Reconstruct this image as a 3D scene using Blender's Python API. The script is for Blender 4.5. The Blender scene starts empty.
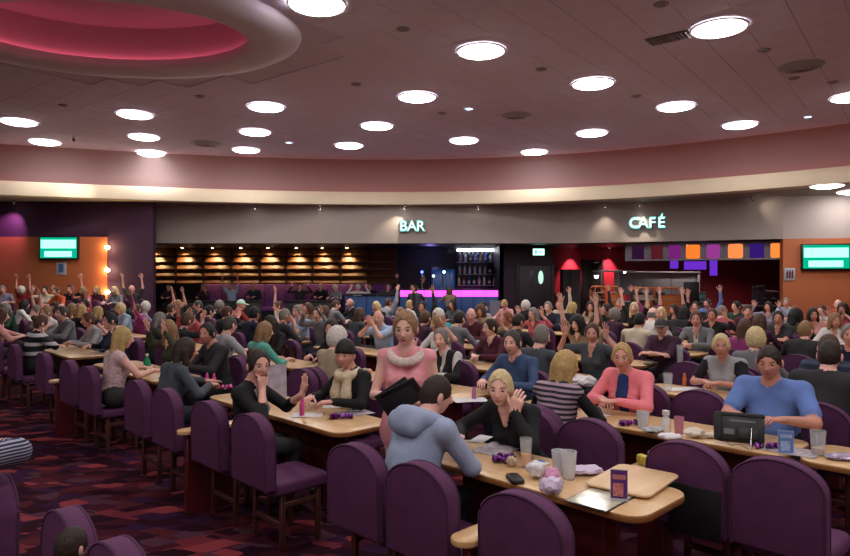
import bpy, bmesh, math, random
import numpy as np
from mathutils import Vector, Matrix
random.seed(7)
SC = bpy.context.scene
COL = SC.collection
# ------------------------------------------------------------------ camera
F = 650.0            # focal length in pixels of the 850 x 556 frame
CX, CY, H = 425.0, 278.0, 1.80
cam = bpy.data.cameras.new('camera'); cam.sensor_width = 36.0; cam.lens = F / 850 * 36
cam.clip_end = 100
camo = bpy.data.objects.new('camera', cam); COL.objects.link(camo)
camo.location = (0, 0, H); camo.rotation_euler = (math.pi / 2, 0, 0)
SC.camera = camo
# ------------------------------------------------------------------ world, exposure
w = bpy.data.worlds.new('world'); SC.world = w; w.use_nodes = True
w.node_tree.nodes['Background'].inputs[0].default_value = (0.012, 0.010, 0.013, 1)
w.node_tree.nodes['Background'].inputs[1].default_value = 1.0
SC.view_settings.view_transform = 'Standard'
SC.view_settings.look = 'None'
SC.view_settings.gamma = 1.0
SC.view_settings.use_curve_mapping = False
SC.view_settings.exposure = 1.22
LAMP = 15.0          # radiance of the round ceiling lamps
COVE_GLOW = 2.8      # radiance of the coloured strips in the ceiling coves

def P(x, y, Y):
    """pixel + depth -> world point"""
    return Vector(((x - CX) / F * Y, Y, H - (y - CY) / F * Y))
def PZ(x, y, z):
    """pixel + height -> world point"""
    Y = F * (H - z) / (y - CY)
    return Vector(((x - CX) / F * Y, Y, z))
def srgb(h):
    h = h.lstrip('#')
    c = [int(h[i:i + 2], 16) / 255 for i in (0, 2, 4)]
    return tuple(v / 12.92 if v <= 0.04045 else ((v + 0.055) / 1.055) ** 2.4 for v in c)

# ------------------------------------------------------------------ materials
MATS = {}
def mat(name, col, rough=0.7, noise=0.0, nscale=8.0, bump=0.0, bscale=60.0, metal=0.0, sheen=0.0, emit=None, estr=0.0, trans=0.0, alpha=1.0, spec=0.5, ior=1.45):
    if name in MATS: return MATS[name]
    if isinstance(col, str): col = srgb(col)
    m = bpy.data.materials.new(name); m.use_nodes = True
    nt = m.node_tree; b = nt.nodes['Principled BSDF']
    b.inputs['Base Color'].default_value = (*col, 1); b.inputs['Roughness'].default_value = rough
    b.inputs['Metallic'].default_value = metal
    b.inputs['Specular IOR Level'].default_value = spec
    b.inputs['IOR'].default_value = ior
    if sheen:
        b.inputs['Sheen Weight'].default_value = sheen; b.inputs['Sheen Roughness'].default_value = 0.4
        b.inputs['Sheen Tint'].default_value = (*[min(1, c * 4 + 0.1) for c in col], 1)
    if trans: b.inputs['Transmission Weight'].default_value = trans
    if alpha < 1: b.inputs['Alpha'].default_value = alpha
    if emit is not None:
        b.inputs['Emission Color'].default_value = (*(srgb(emit) if isinstance(emit, str) else emit), 1)
        b.inputs['Emission Strength'].default_value = estr
    if noise or bump:
        tc = nt.nodes.new('ShaderNodeTexCoord')
        if noise:
            n = nt.nodes.new('ShaderNodeTexNoise'); n.inputs['Scale'].default_value = nscale; n.inputs['Detail'].default_value = 4
            r = nt.nodes.new('ShaderNodeMapRange'); r.inputs[1].default_value = 0.3; r.inputs[2].default_value = 0.7
            r.inputs[3].default_value = 1 - noise; r.inputs[4].default_value = 1 + noise
            mx = nt.nodes.new('ShaderNodeVectorMath'); mx.operation = 'SCALE'
            mx.inputs[0].default_value = col
            nt.links.new(tc.outputs['Object'], n.inputs['Vector']); nt.links.new(n.outputs[0], r.inputs[0])
            nt.links.new(r.outputs[0], mx.inputs['Scale']); nt.links.new(mx.outputs[0], b.inputs['Base Color'])
        if bump:
            n2 = nt.nodes.new('ShaderNodeTexNoise'); n2.inputs['Scale'].default_value = bscale
            bp = nt.nodes.new('ShaderNodeBump'); bp.inputs['Strength'].default_value = bump; bp.inputs['Distance'].default_value = 0.01
            nt.links.new(tc.outputs['Object'], n2.inputs['Vector']); nt.links.new(n2.outputs[0], bp.inputs['Height'])
            nt.links.new(bp.outputs[0], b.inputs['Normal'])
    MATS[name] = m
    return m
def emis(name, col, s):
    if name in MATS: return MATS[name]
    m = bpy.data.materials.new(name); m.use_nodes = True
    nt = m.node_tree; nt.nodes.clear()
    e = nt.nodes.new('ShaderNodeEmission'); o = nt.nodes.new('ShaderNodeOutputMaterial')
    e.inputs[0].default_value = (*(srgb(col) if isinstance(col, str) else col), 1); e.inputs[1].default_value = s
    nt.links.new(e.outputs[0], o.inputs[0]); MATS[name] = m
    return m
def stripes(name, c1, c2, scale, axis=2, duty=0.5, rough=0.85, warp=0.0):
    if name in MATS: return MATS[name]
    m = mat(name, c1, rough); nt = m.node_tree; b = nt.nodes['Principled BSDF']
    tc = nt.nodes.new('ShaderNodeTexCoord'); sp = nt.nodes.new('ShaderNodeSeparateXYZ')
    mu = nt.nodes.new('ShaderNodeMath'); mu.operation = 'MULTIPLY'; mu.inputs[1].default_value = scale
    fr = nt.nodes.new('ShaderNodeMath'); fr.operation = 'FRACT'
    gt = nt.nodes.new('ShaderNodeMath'); gt.operation = 'GREATER_THAN'; gt.inputs[1].default_value = duty
    mx = nt.nodes.new('ShaderNodeMix'); mx.data_type = 'RGBA'
    mx.inputs[6].default_value = (*srgb(c1), 1); mx.inputs[7].default_value = (*srgb(c2), 1)
    nt.links.new(tc.outputs['Object'], sp.inputs[0]); nt.links.new(sp.outputs[axis], mu.inputs[0])
    nt.links.new(mu.outputs[0], fr.inputs[0]); nt.links.new(fr.outputs[0], gt.inputs[0])
    nt.links.new(gt.outputs[0], mx.inputs[0]); nt.links.new(mx.outputs[2], b.inputs['Base Color'])
    return m
def wood(name, c1, c2, scale=3.0, stretch=(1, 12, 1), rough=0.35):
    m = mat(name, c1, rough); nt = m.node_tree; b = nt.nodes['Principled BSDF']
    tc = nt.nodes.new('ShaderNodeTexCoord'); mp = nt.nodes.new('ShaderNodeMapping'); mp.inputs['Scale'].default_value = stretch
    n = nt.nodes.new('ShaderNodeTexNoise'); n.inputs['Scale'].default_value = scale; n.inputs['Detail'].default_value = 5
    cr = nt.nodes.new('ShaderNodeValToRGB'); cr.color_ramp.elements[0].position = 0.35; cr.color_ramp.elements[1].position = 0.7
    cr.color_ramp.elements[0].color = (*srgb(c1), 1); cr.color_ramp.elements[1].color = (*srgb(c2), 1)
    nt.links.new(tc.outputs['Object'], mp.inputs[0]); nt.links.new(mp.outputs[0], n.inputs['Vector'])
    nt.links.new(n.outputs[0], cr.inputs[0]); nt.links.new(cr.outputs[0], b.inputs['Base Color'])
    return m
def carpet_mat():
    m = mat('carpet', '#401520', 0.95, spec=0.1); nt = m.node_tree; b = nt.nodes['Principled BSDF']
    tc = nt.nodes.new('ShaderNodeTexCoord'); mp = nt.nodes.new('ShaderNodeMapping')
    mp.inputs['Rotation'].default_value = (0, 0, math.radians(38)); mp.inputs['Scale'].default_value = (5.0, 8.8, 1)
    v = nt.nodes.new('ShaderNodeTexVoronoi'); v.distance = 'CHEBYCHEV'; v.inputs['Scale'].default_value = 1.0; v.inputs['Randomness'].default_value = 0.8
    sp = nt.nodes.new('ShaderNodeSeparateColor')
    cr = nt.nodes.new('ShaderNodeValToRGB'); cr.color_ramp.interpolation = 'CONSTANT'
    cols = [(0, '#2a1020'), (0.2, '#421726'), (0.36, '#351a38'), (0.5, '#50202a'), (0.66, '#2c0f1c'), (0.78, '#6e2c36'), (0.86, '#503040'), (0.94, '#8a3a40')]
    e = cr.color_ramp.elements
    e[0].position = 0; e[0].color = (*srgb(cols[0][1]), 1); e[1].position = cols[1][0]; e[1].color = (*srgb(cols[1][1]), 1)
    for p_, c_ in cols[2:]:
        k = e.new(p_); k.color = (*srgb(c_), 1)
    nt.links.new(tc.outputs['Object'], mp.inputs[0]); nt.links.new(mp.outputs[0], v.inputs['Vector'])
    nt.links.new(v.outputs['Color'], sp.inputs[0]); nt.links.new(sp.outputs[0], cr.inputs[0])
    n = nt.nodes.new('ShaderNodeTexNoise'); n.inputs['Scale'].default_value = 300
    mr = nt.nodes.new('ShaderNodeMapRange'); mr.inputs[3].default_value = 0.6; mr.inputs[4].default_value = 1.4
    vm = nt.nodes.new('ShaderNodeVectorMath'); vm.operation = 'SCALE'
    nt.links.new(tc.outputs['Object'], n.inputs['Vector']); nt.links.new(n.outputs[0], mr.inputs[0])
    nt.links.new(cr.outputs[0], vm.inputs[0]); nt.links.new(mr.outputs[0], vm.inputs['Scale']); nt.links.new(vm.outputs[0], b.inputs['Base Color'])
    return m

# ------------------------------------------------------------------ object helpers
def link(name, me, parent=None, loc=None, rz=None):
    o = bpy.data.objects.new(name, me); COL.objects.link(o)
    if parent is not None: o.parent = parent
    if loc is not None: o.location = loc
    if rz is not None: o.rotation_euler = (0, 0, rz)
    return o
def tag(o, label=None, cat=None, group=None, kind=None):
    if label: o['label'] = label
    if cat: o['category'] = cat
    if group: o['group'] = group
    if kind: o['kind'] = kind
    return o
def thing(name, label, cat, loc=(0, 0, 0), rz=0.0, group=None):
    o = link(name, None, None, loc, rz); o.empty_display_size = 0.1
    return tag(o, label, cat, group)
def struct(o): o['kind'] = 'structure'; return o
def mesh_of(name, bm, mats, smooth=None):
    bmesh.ops.recalc_face_normals(bm, faces=bm.faces)
    me = bpy.data.meshes.new(name); bm.to_mesh(me); bm.free()
    for m in (mats if isinstance(mats, (list, tuple)) else [mats]): me.materials.append(m)
    if smooth is not None:
        me.shade_smooth()
        if smooth < 179: me.set_sharp_from_angle(angle=math.radians(smooth))
    return me
def pydata(name, v, f, mats, smooth=None):
    me = bpy.data.meshes.new(name); me.from_pydata([tuple(p) for p in v], [], [tuple(q) for q in f])
    for m in (mats if isinstance(mats, (list, tuple)) else [mats]): me.materials.append(m)
    if smooth is not None:
        me.shade_smooth()
        if smooth < 179: me.set_sharp_from_angle(angle=math.radians(smooth))
    return me
def bm_box(bm, c, s, bev=0.0, rot=None, seg=2):
    g = bmesh.ops.create_cube(bm, size=1.0); vs = g['verts']
    M = Matrix.Translation(Vector(c)) @ (rot.to_4x4() if rot is not None else Matrix.Identity(4)) @ Matrix.Diagonal((*s, 1))
    bmesh.ops.transform(bm, matrix=M, verts=vs)
    if bev:
        es = list({e for v in vs for e in v.link_edges})
        bmesh.ops.bevel(bm, geom=es, offset=bev, segments=seg, profile=0.5, affect='EDGES')
def box_me(name, c, s, m, bev=0.0, rot=None, seg=2):
    bm = bmesh.new(); bm_box(bm, c, s, bev, rot, seg)
    return mesh_of(name, bm, m, 40 if bev else None)
def bm_prism(bm, pts, ext, bev=0.0, seg=2):
    """closed outline (3D points, planar) pushed along ext"""
    vs = [bm.verts.new(p) for p in pts]
    f = bm.faces.new(vs)
    r = bmesh.ops.extrude_face_region(bm, geom=[f])
    nv = [g for g in r['geom'] if isinstance(g, bmesh.types.BMVert)]
    bmesh.ops.translate(bm, vec=ext, verts=nv)
    if bev:
        allv = set(vs) | set(nv); es = []
        caps = []
        for fa in bm.faces:
            if all(v in allv for v in fa.verts) and len(fa.verts) == len(pts): caps.append(fa)
        for fa in caps: es += list(fa.edges)
        bmesh.ops.bevel(bm, geom=list(set(es)), offset=bev, segments=seg, profile=0.5, affect='EDGES')
def bm_tube(bm, pts, radii, n=8, cap=True):
    pts = [Vector(p) for p in pts]
    if not isinstance(radii, (list, tuple)): radii = [radii] * len(pts)
    rings = []; up = Vector((0, 0, 1))
    for i, p in enumerate(pts):
        d = (pts[min(i + 1, len(pts) - 1)] - pts[max(i - 1, 0)]).normalized()
        a = up if abs(d.dot(up)) < 0.95 else Vector((1, 0, 0))
        x = d.cross(a).normalized(); y = d.cross(x).normalized()
        rings.append([bm.verts.new(p + (x * math.cos(2 * math.pi * k / n) + y * math.sin(2 * math.pi * k / n)) * radii[i]) for k in range(n)])
    for a, b in zip(rings, rings[1:]):
        for k in range(n): bm.faces.new((a[k], a[(k + 1) % n], b[(k + 1) % n], b[k]))
    if cap: bm.faces.new(rings[0][::-1]); bm.faces.new(rings[-1])
def bm_lathe(bm, prof, n=20, c=(0, 0, 0)):
    """prof: list of (r, z); closed at r = 0 ends if given"""
    c = Vector(c); rings = []
    for r, z in prof:
        if r < 1e-6: rings.append([bm.verts.new(c + Vector((0, 0, z)))])
        else: rings.append([bm.verts.new(c + Vector((r * math.cos(2 * math.pi * k / n), r * math.sin(2 * math.pi * k / n), z))) for k in range(n)])
    for a, b in zip(rings, rings[1:]):
        for k in range(n):
            k2 = (k + 1) % n
            if len(a) == 1 and len(b) == 1: continue
            if len(a) == 1: bm.faces.new((a[0], b[k], b[k2]))
            elif len(b) == 1: bm.faces.new((a[k], a[k2], b[0]))
            else: bm.faces.new((a[k], a[k2], b[k2], b[k]))
def lathe_me(name, prof, m, n=20, smooth=40):
    bm = bmesh.new(); bm_lathe(bm, prof, n); return mesh_of(name, bm, m, smooth)
def rrect(w, d, r, n=5):
    pts = []
    for cx, cy, a0 in ((w / 2 - r, d / 2 - r, 0), (-w / 2 + r, d / 2 - r, 90), (-w / 2 + r, -d / 2 + r, 180), (w / 2 - r, -d / 2 + r, 270)):
        for k in range(n + 1):
            a = math.radians(a0 + 90 * k / n); pts.append((cx + r * math.cos(a), cy + r * math.sin(a)))
    return pts
def wall_quad(name, a, b, z0, z1, m, th=0.12):
    """vertical slab between two floor points, thickness away from the camera side (to the left of a->b)"""
    a = Vector((a[0], a[1], 0)); b = Vector((b[0], b[1], 0)); d = (b - a).normalized(); nrm = Vector((-d.y, d.x, 0)) * th
    v = [a, b, b + nrm, a + nrm]
    vs = [(p.x, p.y, z0) for p in v] + [(p.x, p.y, z1) for p in v]
    return link(name, pydata(name, vs, [(0, 1, 2, 3), (4, 5, 6, 7), (0, 1, 5, 4), (1, 2, 6, 5), (2, 3, 7, 6), (3, 0, 4, 7)], m))

# ------------------------------------------------------------------ hall shell
ZC = 5.40            # main ceiling
ZS = 4.05            # lower ceiling beyond the curved fascia
ZB = 2.88            # underside of the bulkhead over bar and cafe
M_ceil = mat('ceiling_tile', '#ddd3ea', 0.9, noise=0.04, nscale=3, bump=0.15, bscale=120, spec=0.2)
M_joint = mat('ceiling_joint', '#d3c9df', 0.9)
M_plaster = mat('grey_plaster', '#9c918c', 0.85, noise=0.03, nscale=2)
M_cream = mat('cream_plaster', '#d8c8ae', 0.8, noise=0.03, nscale=2)
M_purple_wall = mat('purple_paint', '#3a1d38', 0.7, noise=0.05, nscale=2)
M_orange = mat('orange_paint', '#a85f3a', 0.65, noise=0.04, nscale=1.5)
M_red = mat('red_paint', '#a01e34', 0.6, noise=0.05, nscale=2)
M_darkred = mat('dark_red_tile', '#7a242c', 0.4, noise=0.1, nscale=3)
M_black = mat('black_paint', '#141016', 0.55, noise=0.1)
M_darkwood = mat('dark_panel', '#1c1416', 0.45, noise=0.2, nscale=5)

# floor
v = [(-16, -5, 0), (16, -5, 0), (16, 27, 0), (-16, 27, 0)]
fl = struct(link('floor', pydata('floor', v, [(0, 1, 2, 3)], carpet_mat())))
# curved fascia line (plan), fitted to the lip seen in the picture
fx = np.array([-15.5, -11.6, -7.9, -6.2, -0.76, 4.05, 7.1, 9.9, 13.0]); fy = np.array([15.9, 17.6, 18.7, 19.2, 19.78, 19.2, 17.4, 15.1, 11.9])
pc = np.polyfit(fx, fy, 4)
NX = 64
lx = np.linspace(-15.1, 12.9, NX); ly = np.polyval(pc, lx)
tx = np.gradient(lx); ty = np.gradient(ly); tl = np.hypot(tx, ty); onx, ony = -ty / tl, tx / tl     # outward normal (away from hall centre)
def sweep(name, prof, m, smooth=None):
    vs, fs = [], []
    n = len(prof)
    for i in range(NX):
        for o, z in prof: vs.append((lx[i] + onx[i] * o, ly[i] + ony[i] * o, z))
    for i in range(NX - 1):
        for k in range(n - 1): fs.append((i * n + k, i * n + k + 1, (i + 1) * n + k + 1, (i + 1) * n + k))
    return link(name, pydata(name, vs, fs, m, smooth))
lip = struct(sweep('trim_1', [(0.5, ZS), (0.0, ZS), (0.0, ZS + 0.03), (0.02, ZS + 0.36), (0.06, ZS + 0.39), (0.12, ZS + 0.39), (0.14, ZS + 0.34), (0.14, ZS + 0.16), (0.5, ZS + 0.16)], M_cream, 50))
cove = struct(sweep('trim_2', [(0.5, ZS + 0.14), (0.5, 4.75)] + [(0.5 - 0.62 * (1 - math.cos(a)), 4.75 + 0.65 * math.sin(a)) for a in np.linspace(0.1, math.pi / 2, 9)], mat('cove_paint', '#8a7a7a', 0.85), 60))
# main ceiling: a flat sheet whose far border follows the cove, with an oval opening
OC = (-4.62, 9.45); OA, OB = 2.25, 1.55          # oval opening
bm = bmesh.new()
out = [(lx[i] - onx[i] * 0.11, ly[i] - ony[i] * 0.11) for i in range(NX)]
border = [(-16, -5), (16, -5), (16, out[-1][1])] + out[::-1] + [(-16, out[0][1])]
bv = [bm.verts.new((x, y, ZC)) for x, y in border]
hv = [bm.verts.new((OC[0] + OA * math.cos(t), OC[1] + OB * math.sin(t), ZC)) for t in np.linspace(0, 2 * math.pi, 49)[:-1]]
es = [bm.edges.new((bv[i], bv[(i + 1) % len(bv)])) for i in range(len(bv))] + [bm.edges.new((hv[i], hv[(i + 1) % 48])) for i in range(48)]
bmesh.ops.triangle_fill(bm, edges=es, use_beauty=True)
ceil = struct(link('ceiling', mesh_of('ceiling', bm, M_joint)))
# ceiling tiles: the nearest are tiles of their own, the far ones one part
TS = 0.6; TA = math.radians(-38)
tme = []
for q in range(2):
    bm = bmesh.new(); bm_box(bm, (0, 0, -0.0075), (TS - 0.006, TS - 0.006, 0.015), 0.003, seg=1); tme.append(mesh_of('tile', bm, M_ceil))
def in_hall(x, y, mrg):
    return -15.4 < x < 13.4 and y < np.polyval(pc, x) - mrg
cand = []
ca, sa = math.cos(TA), math.sin(TA)
for i in range(-40, 40):
    for j in range(-15, 45):
        x, y = (i * ca - j * sa) * TS, (i * sa + j * ca) * TS
        if y < 5.2 or not in_hall(x, y, 0.55): continue
        if abs(x) > y * 0.70 + 0.5: continue
        if ((x - OC[0]) / (OA + 0.95)) ** 2 + ((y - OC[1]) / (OB + 0.95)) ** 2 < 1: continue
        cand.append((y, x))
cand.sort()
far_t = bmesh.new()
for n_, (y, x) in enumerate(cand):
    if n_ < 300:
        o = link('tile', tme[n_ % 2], ceil, (x, y, ZC - 0.004), TA + (n_ % 4) * math.pi / 2)
    else:
        bm_box(far_t, (x, y, ZC - 0.0115), (TS - 0.006, TS - 0.006, 0.015), 0, Matrix.Rotation(TA, 3, 'Z'))
o = link('tile_field', mesh_of('tile_field', far_t, M_ceil), ceil); o['kind'] = 'stuff'
# oval recess: rounded plaster ring hanging at the opening, drum wall and raised top
def oval_sweep(prof, n=64):
    vs, fs = [], []
    for i in range(n):
        t = 2 * math.pi * i / n
        for o_, z in prof: vs.append((OC[0] + (OA + o_) * math.cos(t), OC[1] + (OB + o_) * math.sin(t), z))
    k_ = len(prof)
    for i in range(n):
        for k in range(k_ - 1): fs.append((i * k_ + k, i * k_ + k + 1, ((i + 1) % n) * k_ + k + 1, ((i + 1) % n) * k_ + k))
    return vs, fs
ring_prof = [(0.55, ZC)] + [(0.55 - 0.02, ZC - 0.04), (0.45, ZC - 0.09), (0.2, ZC - 0.14), (-0.1, ZC - 0.15), (-0.22, ZC - 0.12), (-0.25, ZC - 0.05), (-0.22, ZC + 0.02), (0.02, ZC + 0.02)]
struct(link('trim_3', pydata('trim_3', *oval_sweep(ring_prof), mat('ring_plaster', '#dcd4e2', 0.85), 60)))
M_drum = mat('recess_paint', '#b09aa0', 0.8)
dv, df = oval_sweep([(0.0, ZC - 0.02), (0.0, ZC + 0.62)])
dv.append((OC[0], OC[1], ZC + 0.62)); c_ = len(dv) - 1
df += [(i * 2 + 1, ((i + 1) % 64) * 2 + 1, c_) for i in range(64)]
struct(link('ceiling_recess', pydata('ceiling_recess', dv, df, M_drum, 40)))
# coloured light strips hidden behind the ring and behind the fascia lip
M_strip = emis('pink_strip', (1.0, 0.16, 0.26), COVE_GLOW * 0.9)
sv, sf = oval_sweep([(-0.08, ZC + 0.03), (-0.04, ZC + 0.03), (-0.04, ZC + 0.055), (-0.08, ZC + 0.055), (-0.08, ZC + 0.03)])
tag(link('light_strip', pydata('light_strip', sv, sf, M_strip)), 'pink glowing strip light inside the oval ceiling recess', 'light strip')
M_strip2 = emis('rose_strip', (1.0, 0.16, 0.14), COVE_GLOW)
tag(sweep('light_strip', [(0.2, ZS + 0.18), (0.2, ZS + 0.21), (0.24, ZS + 0.21), (0.24, ZS + 0.18), (0.2, ZS + 0.18)], M_strip2), 'rosy strip light hidden behind the curved cream ceiling lip', 'light strip')
# lower ceiling beyond the lip
vs, fs = [], []
for i in range(NX): vs += [(lx[i] + onx[i] * 0.45, ly[i] + ony[i] * 0.45, ZS + 0.01), (lx[i] * 1.02, 27, ZS + 0.01)]
for i in range(NX - 1): fs.append((2 * i, 2 * i + 2, 2 * i + 3, 2 * i + 1))
struct(link('ceiling_lower', pydata('ceiling_lower', vs, fs, M_plaster)))
# side and rear walls of the hall (out of the picture)
struct(wall_quad('wall_left', (-15.2, -5), (-15.2, 19), 0, ZC + 0.1, M_purple_wall))
struct(wall_quad('wall_right', (13.2, 19), (13.2, -5), 0, ZC + 0.1, M_orange))
struct(wall_quad('wall_behind', (13.2, -4.6), (-15.2, -4.6), 0, ZC + 0.1, M_cream))
# purple wall with its orange panel, facing the hall
WY = 19.2
pw = (153 - CX) / F * WY
struct(wall_quad('wall_purple', (pw, WY), (-15.2, WY), 0, ZS + 0.02, M_purple_wall, -0.2))
pw2 = (150 - CX) / F * 23.6
struct(wall_quad('wall_purple_return', (pw2, 23.6), (pw, WY + 0.2), 0, ZS + 0.02, M_purple_wall, -0.15))
op = (108 - CX) / F * WY
zt = P(0, 237, WY).z
struct(link('wall_panel', box_me('wall_panel', ((op - 15.1) / 2, WY - 0.03, zt / 2 + 0.02), (15.1 + op, 0.06, zt - 0.04), M_orange)))
XW0 = lambda x: (x - CX) / F * 23.3
# bulkhead above bar and cafe, orange wall under its end
bk = [((153 - CX) / F * 20.2, 20.2), ((560 - CX) / F * 20.2, 20.2), ((690 - CX) / F * 18.95, 18.95), ((783 - CX) / F * 17.9, 17.9), (13.2, 17.3)]
for i, (a, b) in enumerate(zip(bk, bk[1:])):
    struct(wall_quad('wall_bulkhead' if i == 0 else 'wall_bulkhead.%03d' % i, b, a, ZB, ZS + 0.02, M_plaster, -0.25))
struct(wall_quad('wall_orange', bk[4], bk[3], 0, ZB, M_orange, -0.25))
struct(wall_quad('wall_cafe_return', (bk[3][0] + 0.12, bk[3][1] + 0.25), (XW0(791), 23.3), 0, ZB, M_darkred, -0.12))
# recess ceiling + back walls
vs = [(pw - 0.4, 20.2, ZB), (bk[1][0], 20.2, ZB), (bk[2][0], bk[2][1], ZB), (bk[3][0], bk[3][1], ZB), (13.1, 24, ZB), (pw2, 24, ZB)]
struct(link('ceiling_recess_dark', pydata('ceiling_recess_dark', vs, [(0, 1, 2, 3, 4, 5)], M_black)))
BY = 23.4
xb = [(153, 396), (396, 500), (500, 553), (553, 800)]
XW = lambda x, Y=BY: (x - CX) / F * Y
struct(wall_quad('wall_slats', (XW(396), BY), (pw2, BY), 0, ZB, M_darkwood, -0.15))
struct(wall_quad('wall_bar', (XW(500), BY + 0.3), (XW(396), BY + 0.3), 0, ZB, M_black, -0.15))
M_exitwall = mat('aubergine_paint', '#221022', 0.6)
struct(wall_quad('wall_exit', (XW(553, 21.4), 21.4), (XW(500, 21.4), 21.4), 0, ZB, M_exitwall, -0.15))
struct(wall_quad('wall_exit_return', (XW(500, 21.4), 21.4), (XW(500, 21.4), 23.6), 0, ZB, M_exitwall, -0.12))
struct(wall_quad('wall_cafe', (XW(795), BY), (XW(552), BY), 0, ZB, M_red, -0.15))
struct(link('wall_tiles', box_me('wall_tiles', ((XW(626) + XW(790)) / 2, BY - 0.03, 1.3), (XW(790) - XW(626), 0.05, 2.6), M_darkred)))
# raised floor of the bar side
TZ = 0.32
struct(link('floor_raised', box_me('floor_raised', ((pw + XW(500)) / 2, 22.05, TZ / 2), (XW(500) - pw - 0.02, 2.9, TZ), mat('raised_carpet', '#2e1420', 0.95, noise=0.3, nscale=6))))
# ------------------------------------------------------------------ ceiling lamps
M_lamp = emis('lamp_disc', (1.0, 0.94, 0.92), LAMP)
M_white = mat('white_enamel', '#d8d4d0', 0.4)
M_chrome = mat('chrome', '#b8b8bc', 0.25, metal=1.0)
M_blackplastic = mat('black_plastic', '#121114', 0.4)
R_L = 0.36
rim_me = lathe_me('rim', [(R_L, -0.02), (R_L + 0.03, -0.02), (R_L + 0.035, 0.0), (R_L + 0.02, 0.006), (R_L, 0.0)], M_white, 32)
disc_me = lathe_me('diffuser', [(0, -0.07), (R_L * 0.5, -0.062), (R_L * 0.85, -0.035), (R_L, -0.006)], M_lamp, 32, None)
lamps = [(317, 4), (481, 51), (719, 28), (593, 83.5), (417, 97), (676, 106.5), (377, 126), (266, 107), (135, 114.5), (19, 122), (144, 137), (45, 142), (255, 132), (246, 150), (151, 153.5), (349, 145.5), (464, 140.5), (592, 133), (534, 152), (740, 125), (852, 97)]
lp = [PZ(x, y, ZC - 0.03) for x, y in lamps]
lp += [Vector((x, y, ZC - 0.03)) for x, y in ((-1.4, 4.6), (2.0, 4.4), (5.4, 5.4), (-8.5, 5.0), (0.2, 1.2), (3.8, 1.0), (-4.4, 1.6), (9.0, 8.2), (-7.8, 0.4), (7.0, 0.6), (-2.2, -1.6), (1.8, -1.8), (5.4, -2.2), (-6.0, -2.4), (-11.0, 3.0), (10.4, 3.2))]  # unseen lamps added overhead and behind the camera, filling foreground and faces
for p in lp:
    t = thing('ceiling_lamp', 'round white disc lamp set flush in the main tiled ceiling', 'ceiling lamp', p, 0, 'disc lamps in the main ceiling')
    link('rim', rim_me, t); link('diffuser', disc_me, t)
for x, y in ((827, 185.6), (853, 191.5)):
    t = thing('ceiling_lamp', 'round disc lamp in the lower ceiling beyond the curved lip', 'ceiling lamp', PZ(x, y, ZS - 0.0), 0, 'disc lamps in the lower ceiling')
    link('rim', rim_me, t); link('diffuser', disc_me, t)
# detectors, vents and sensors on the ceiling
M_det = mat('detector_grey', '#8a8088', 0.6)
det_me = lathe_me('smoke_detector', [(0, -0.03), (0.05, -0.029), (0.07, -0.022), (0.078, -0.008), (0.10, -0.006), (0.10, 0)], M_det, 16)
for x, y in ((661, 4), (403, 29), (541, 69), (764, 50), (794, 78), (833, 82), (356, 84), (442, 113), (636, 96), (63, 105), (200, 96)):
    tag(link('smoke_detector', det_me, None, PZ(x, y, ZC - 0.02)), 'small dark round detector on the main tiled ceiling', 'detector', 'round detectors on the ceiling')
for nm, (x, y), r_, lb in (('air_diffuser', (516, 115), 0.32, 'round grey air diffuser among the far ceiling lamps'), ('air_diffuser', (801, 66), 0.36, 'stained round air diffuser beside two dark detectors'), ('air_diffuser', (206, 143), 0.4, 'wide shadowy round air diffuser between ceiling lamps')):
    t = thing(nm, lb, 'air vent', PZ(x, y, ZC - 0.02), 0, None)
    for k in range(4):
        rr = r_ * (1 - k * 0.24)
        link('cone_ring', lathe_me('cone_ring', [(rr, -0.005 - 0.012 * k), (rr - 0.05, -0.03 - 0.012 * k), (rr - 0.055, -0.028 - 0.012 * k)], mat('vent_grey', '#a09aa0', 0.6), 24), t)
g = thing('air_grille', 'dark slatted air grille beside the brightest ceiling lamp', 'air vent', PZ(669, 37.5, ZC - 0.02), TA)
link('frame', box_me('frame', (0, 0, -0.006), (0.62, 0.32, 0.012), mat('grille_dark', '#4c464a', 0.6)), g)
bl = box_me('blade', (0, 0, -0.02), (0.02, 0.28, 0.03), mat('grille_grey', '#807880', 0.5), 0, Matrix.Rotation(0.6, 3, 'Y'))
for k in range(11): link('blade', bl, g, (-0.27 + k * 0.054, 0, 0))
M_sens = mat('sensor_white', '#c8d4e8', 0.4, emit=(0.55, 0.75, 1.0), estr=0.8)
for x, y in ((469, 108), (808, 116), (289, 142), (82, 152)):
    t = thing('emergency_light', 'small square bluish emergency light on the main ceiling', 'emergency light', PZ(x, y, ZC - 0.02), TA, 'square emergency lights')
    link('housing', box_me('housing', (0, 0, -0.01), (0.18, 0.18, 0.02), M_white, 0.004), t); link('lens', box_me('lens', (0, 0, -0.025), (0.13, 0.13, 0.012), M_sens, 0.003), t)

def spot(loc, target, power, col, size=0.06, ang=70, blend=0.6, name='lamp_light', parent=None):
    l = bpy.data.lights.new(name, 'SPOT'); l.energy = power; l.color = col; l.spot_size = math.radians(ang); l.spot_blend = blend; l.shadow_soft_size = size
    o = bpy.data.objects.new(name, l); COL.objects.link(o)
    o.rotation_euler = (Vector(target) - Vector(loc)).to_track_quat('-Z', 'Y').to_euler()
    if parent is not None: o.parent = parent; o.location = Vector(loc) - parent.location
    else: o.location = loc
    return o
def pointl(loc, power, col, size=0.03, parent=None):
    l = bpy.data.lights.new('lamp_light', 'POINT'); l.energy = power; l.color = col; l.shadow_soft_size = size
    o = bpy.data.objects.new('lamp_light', l); COL.objects.link(o)
    if parent is not None: o.parent = parent; o.location = Vector(loc) - parent.location
    else: o.location = loc
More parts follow.
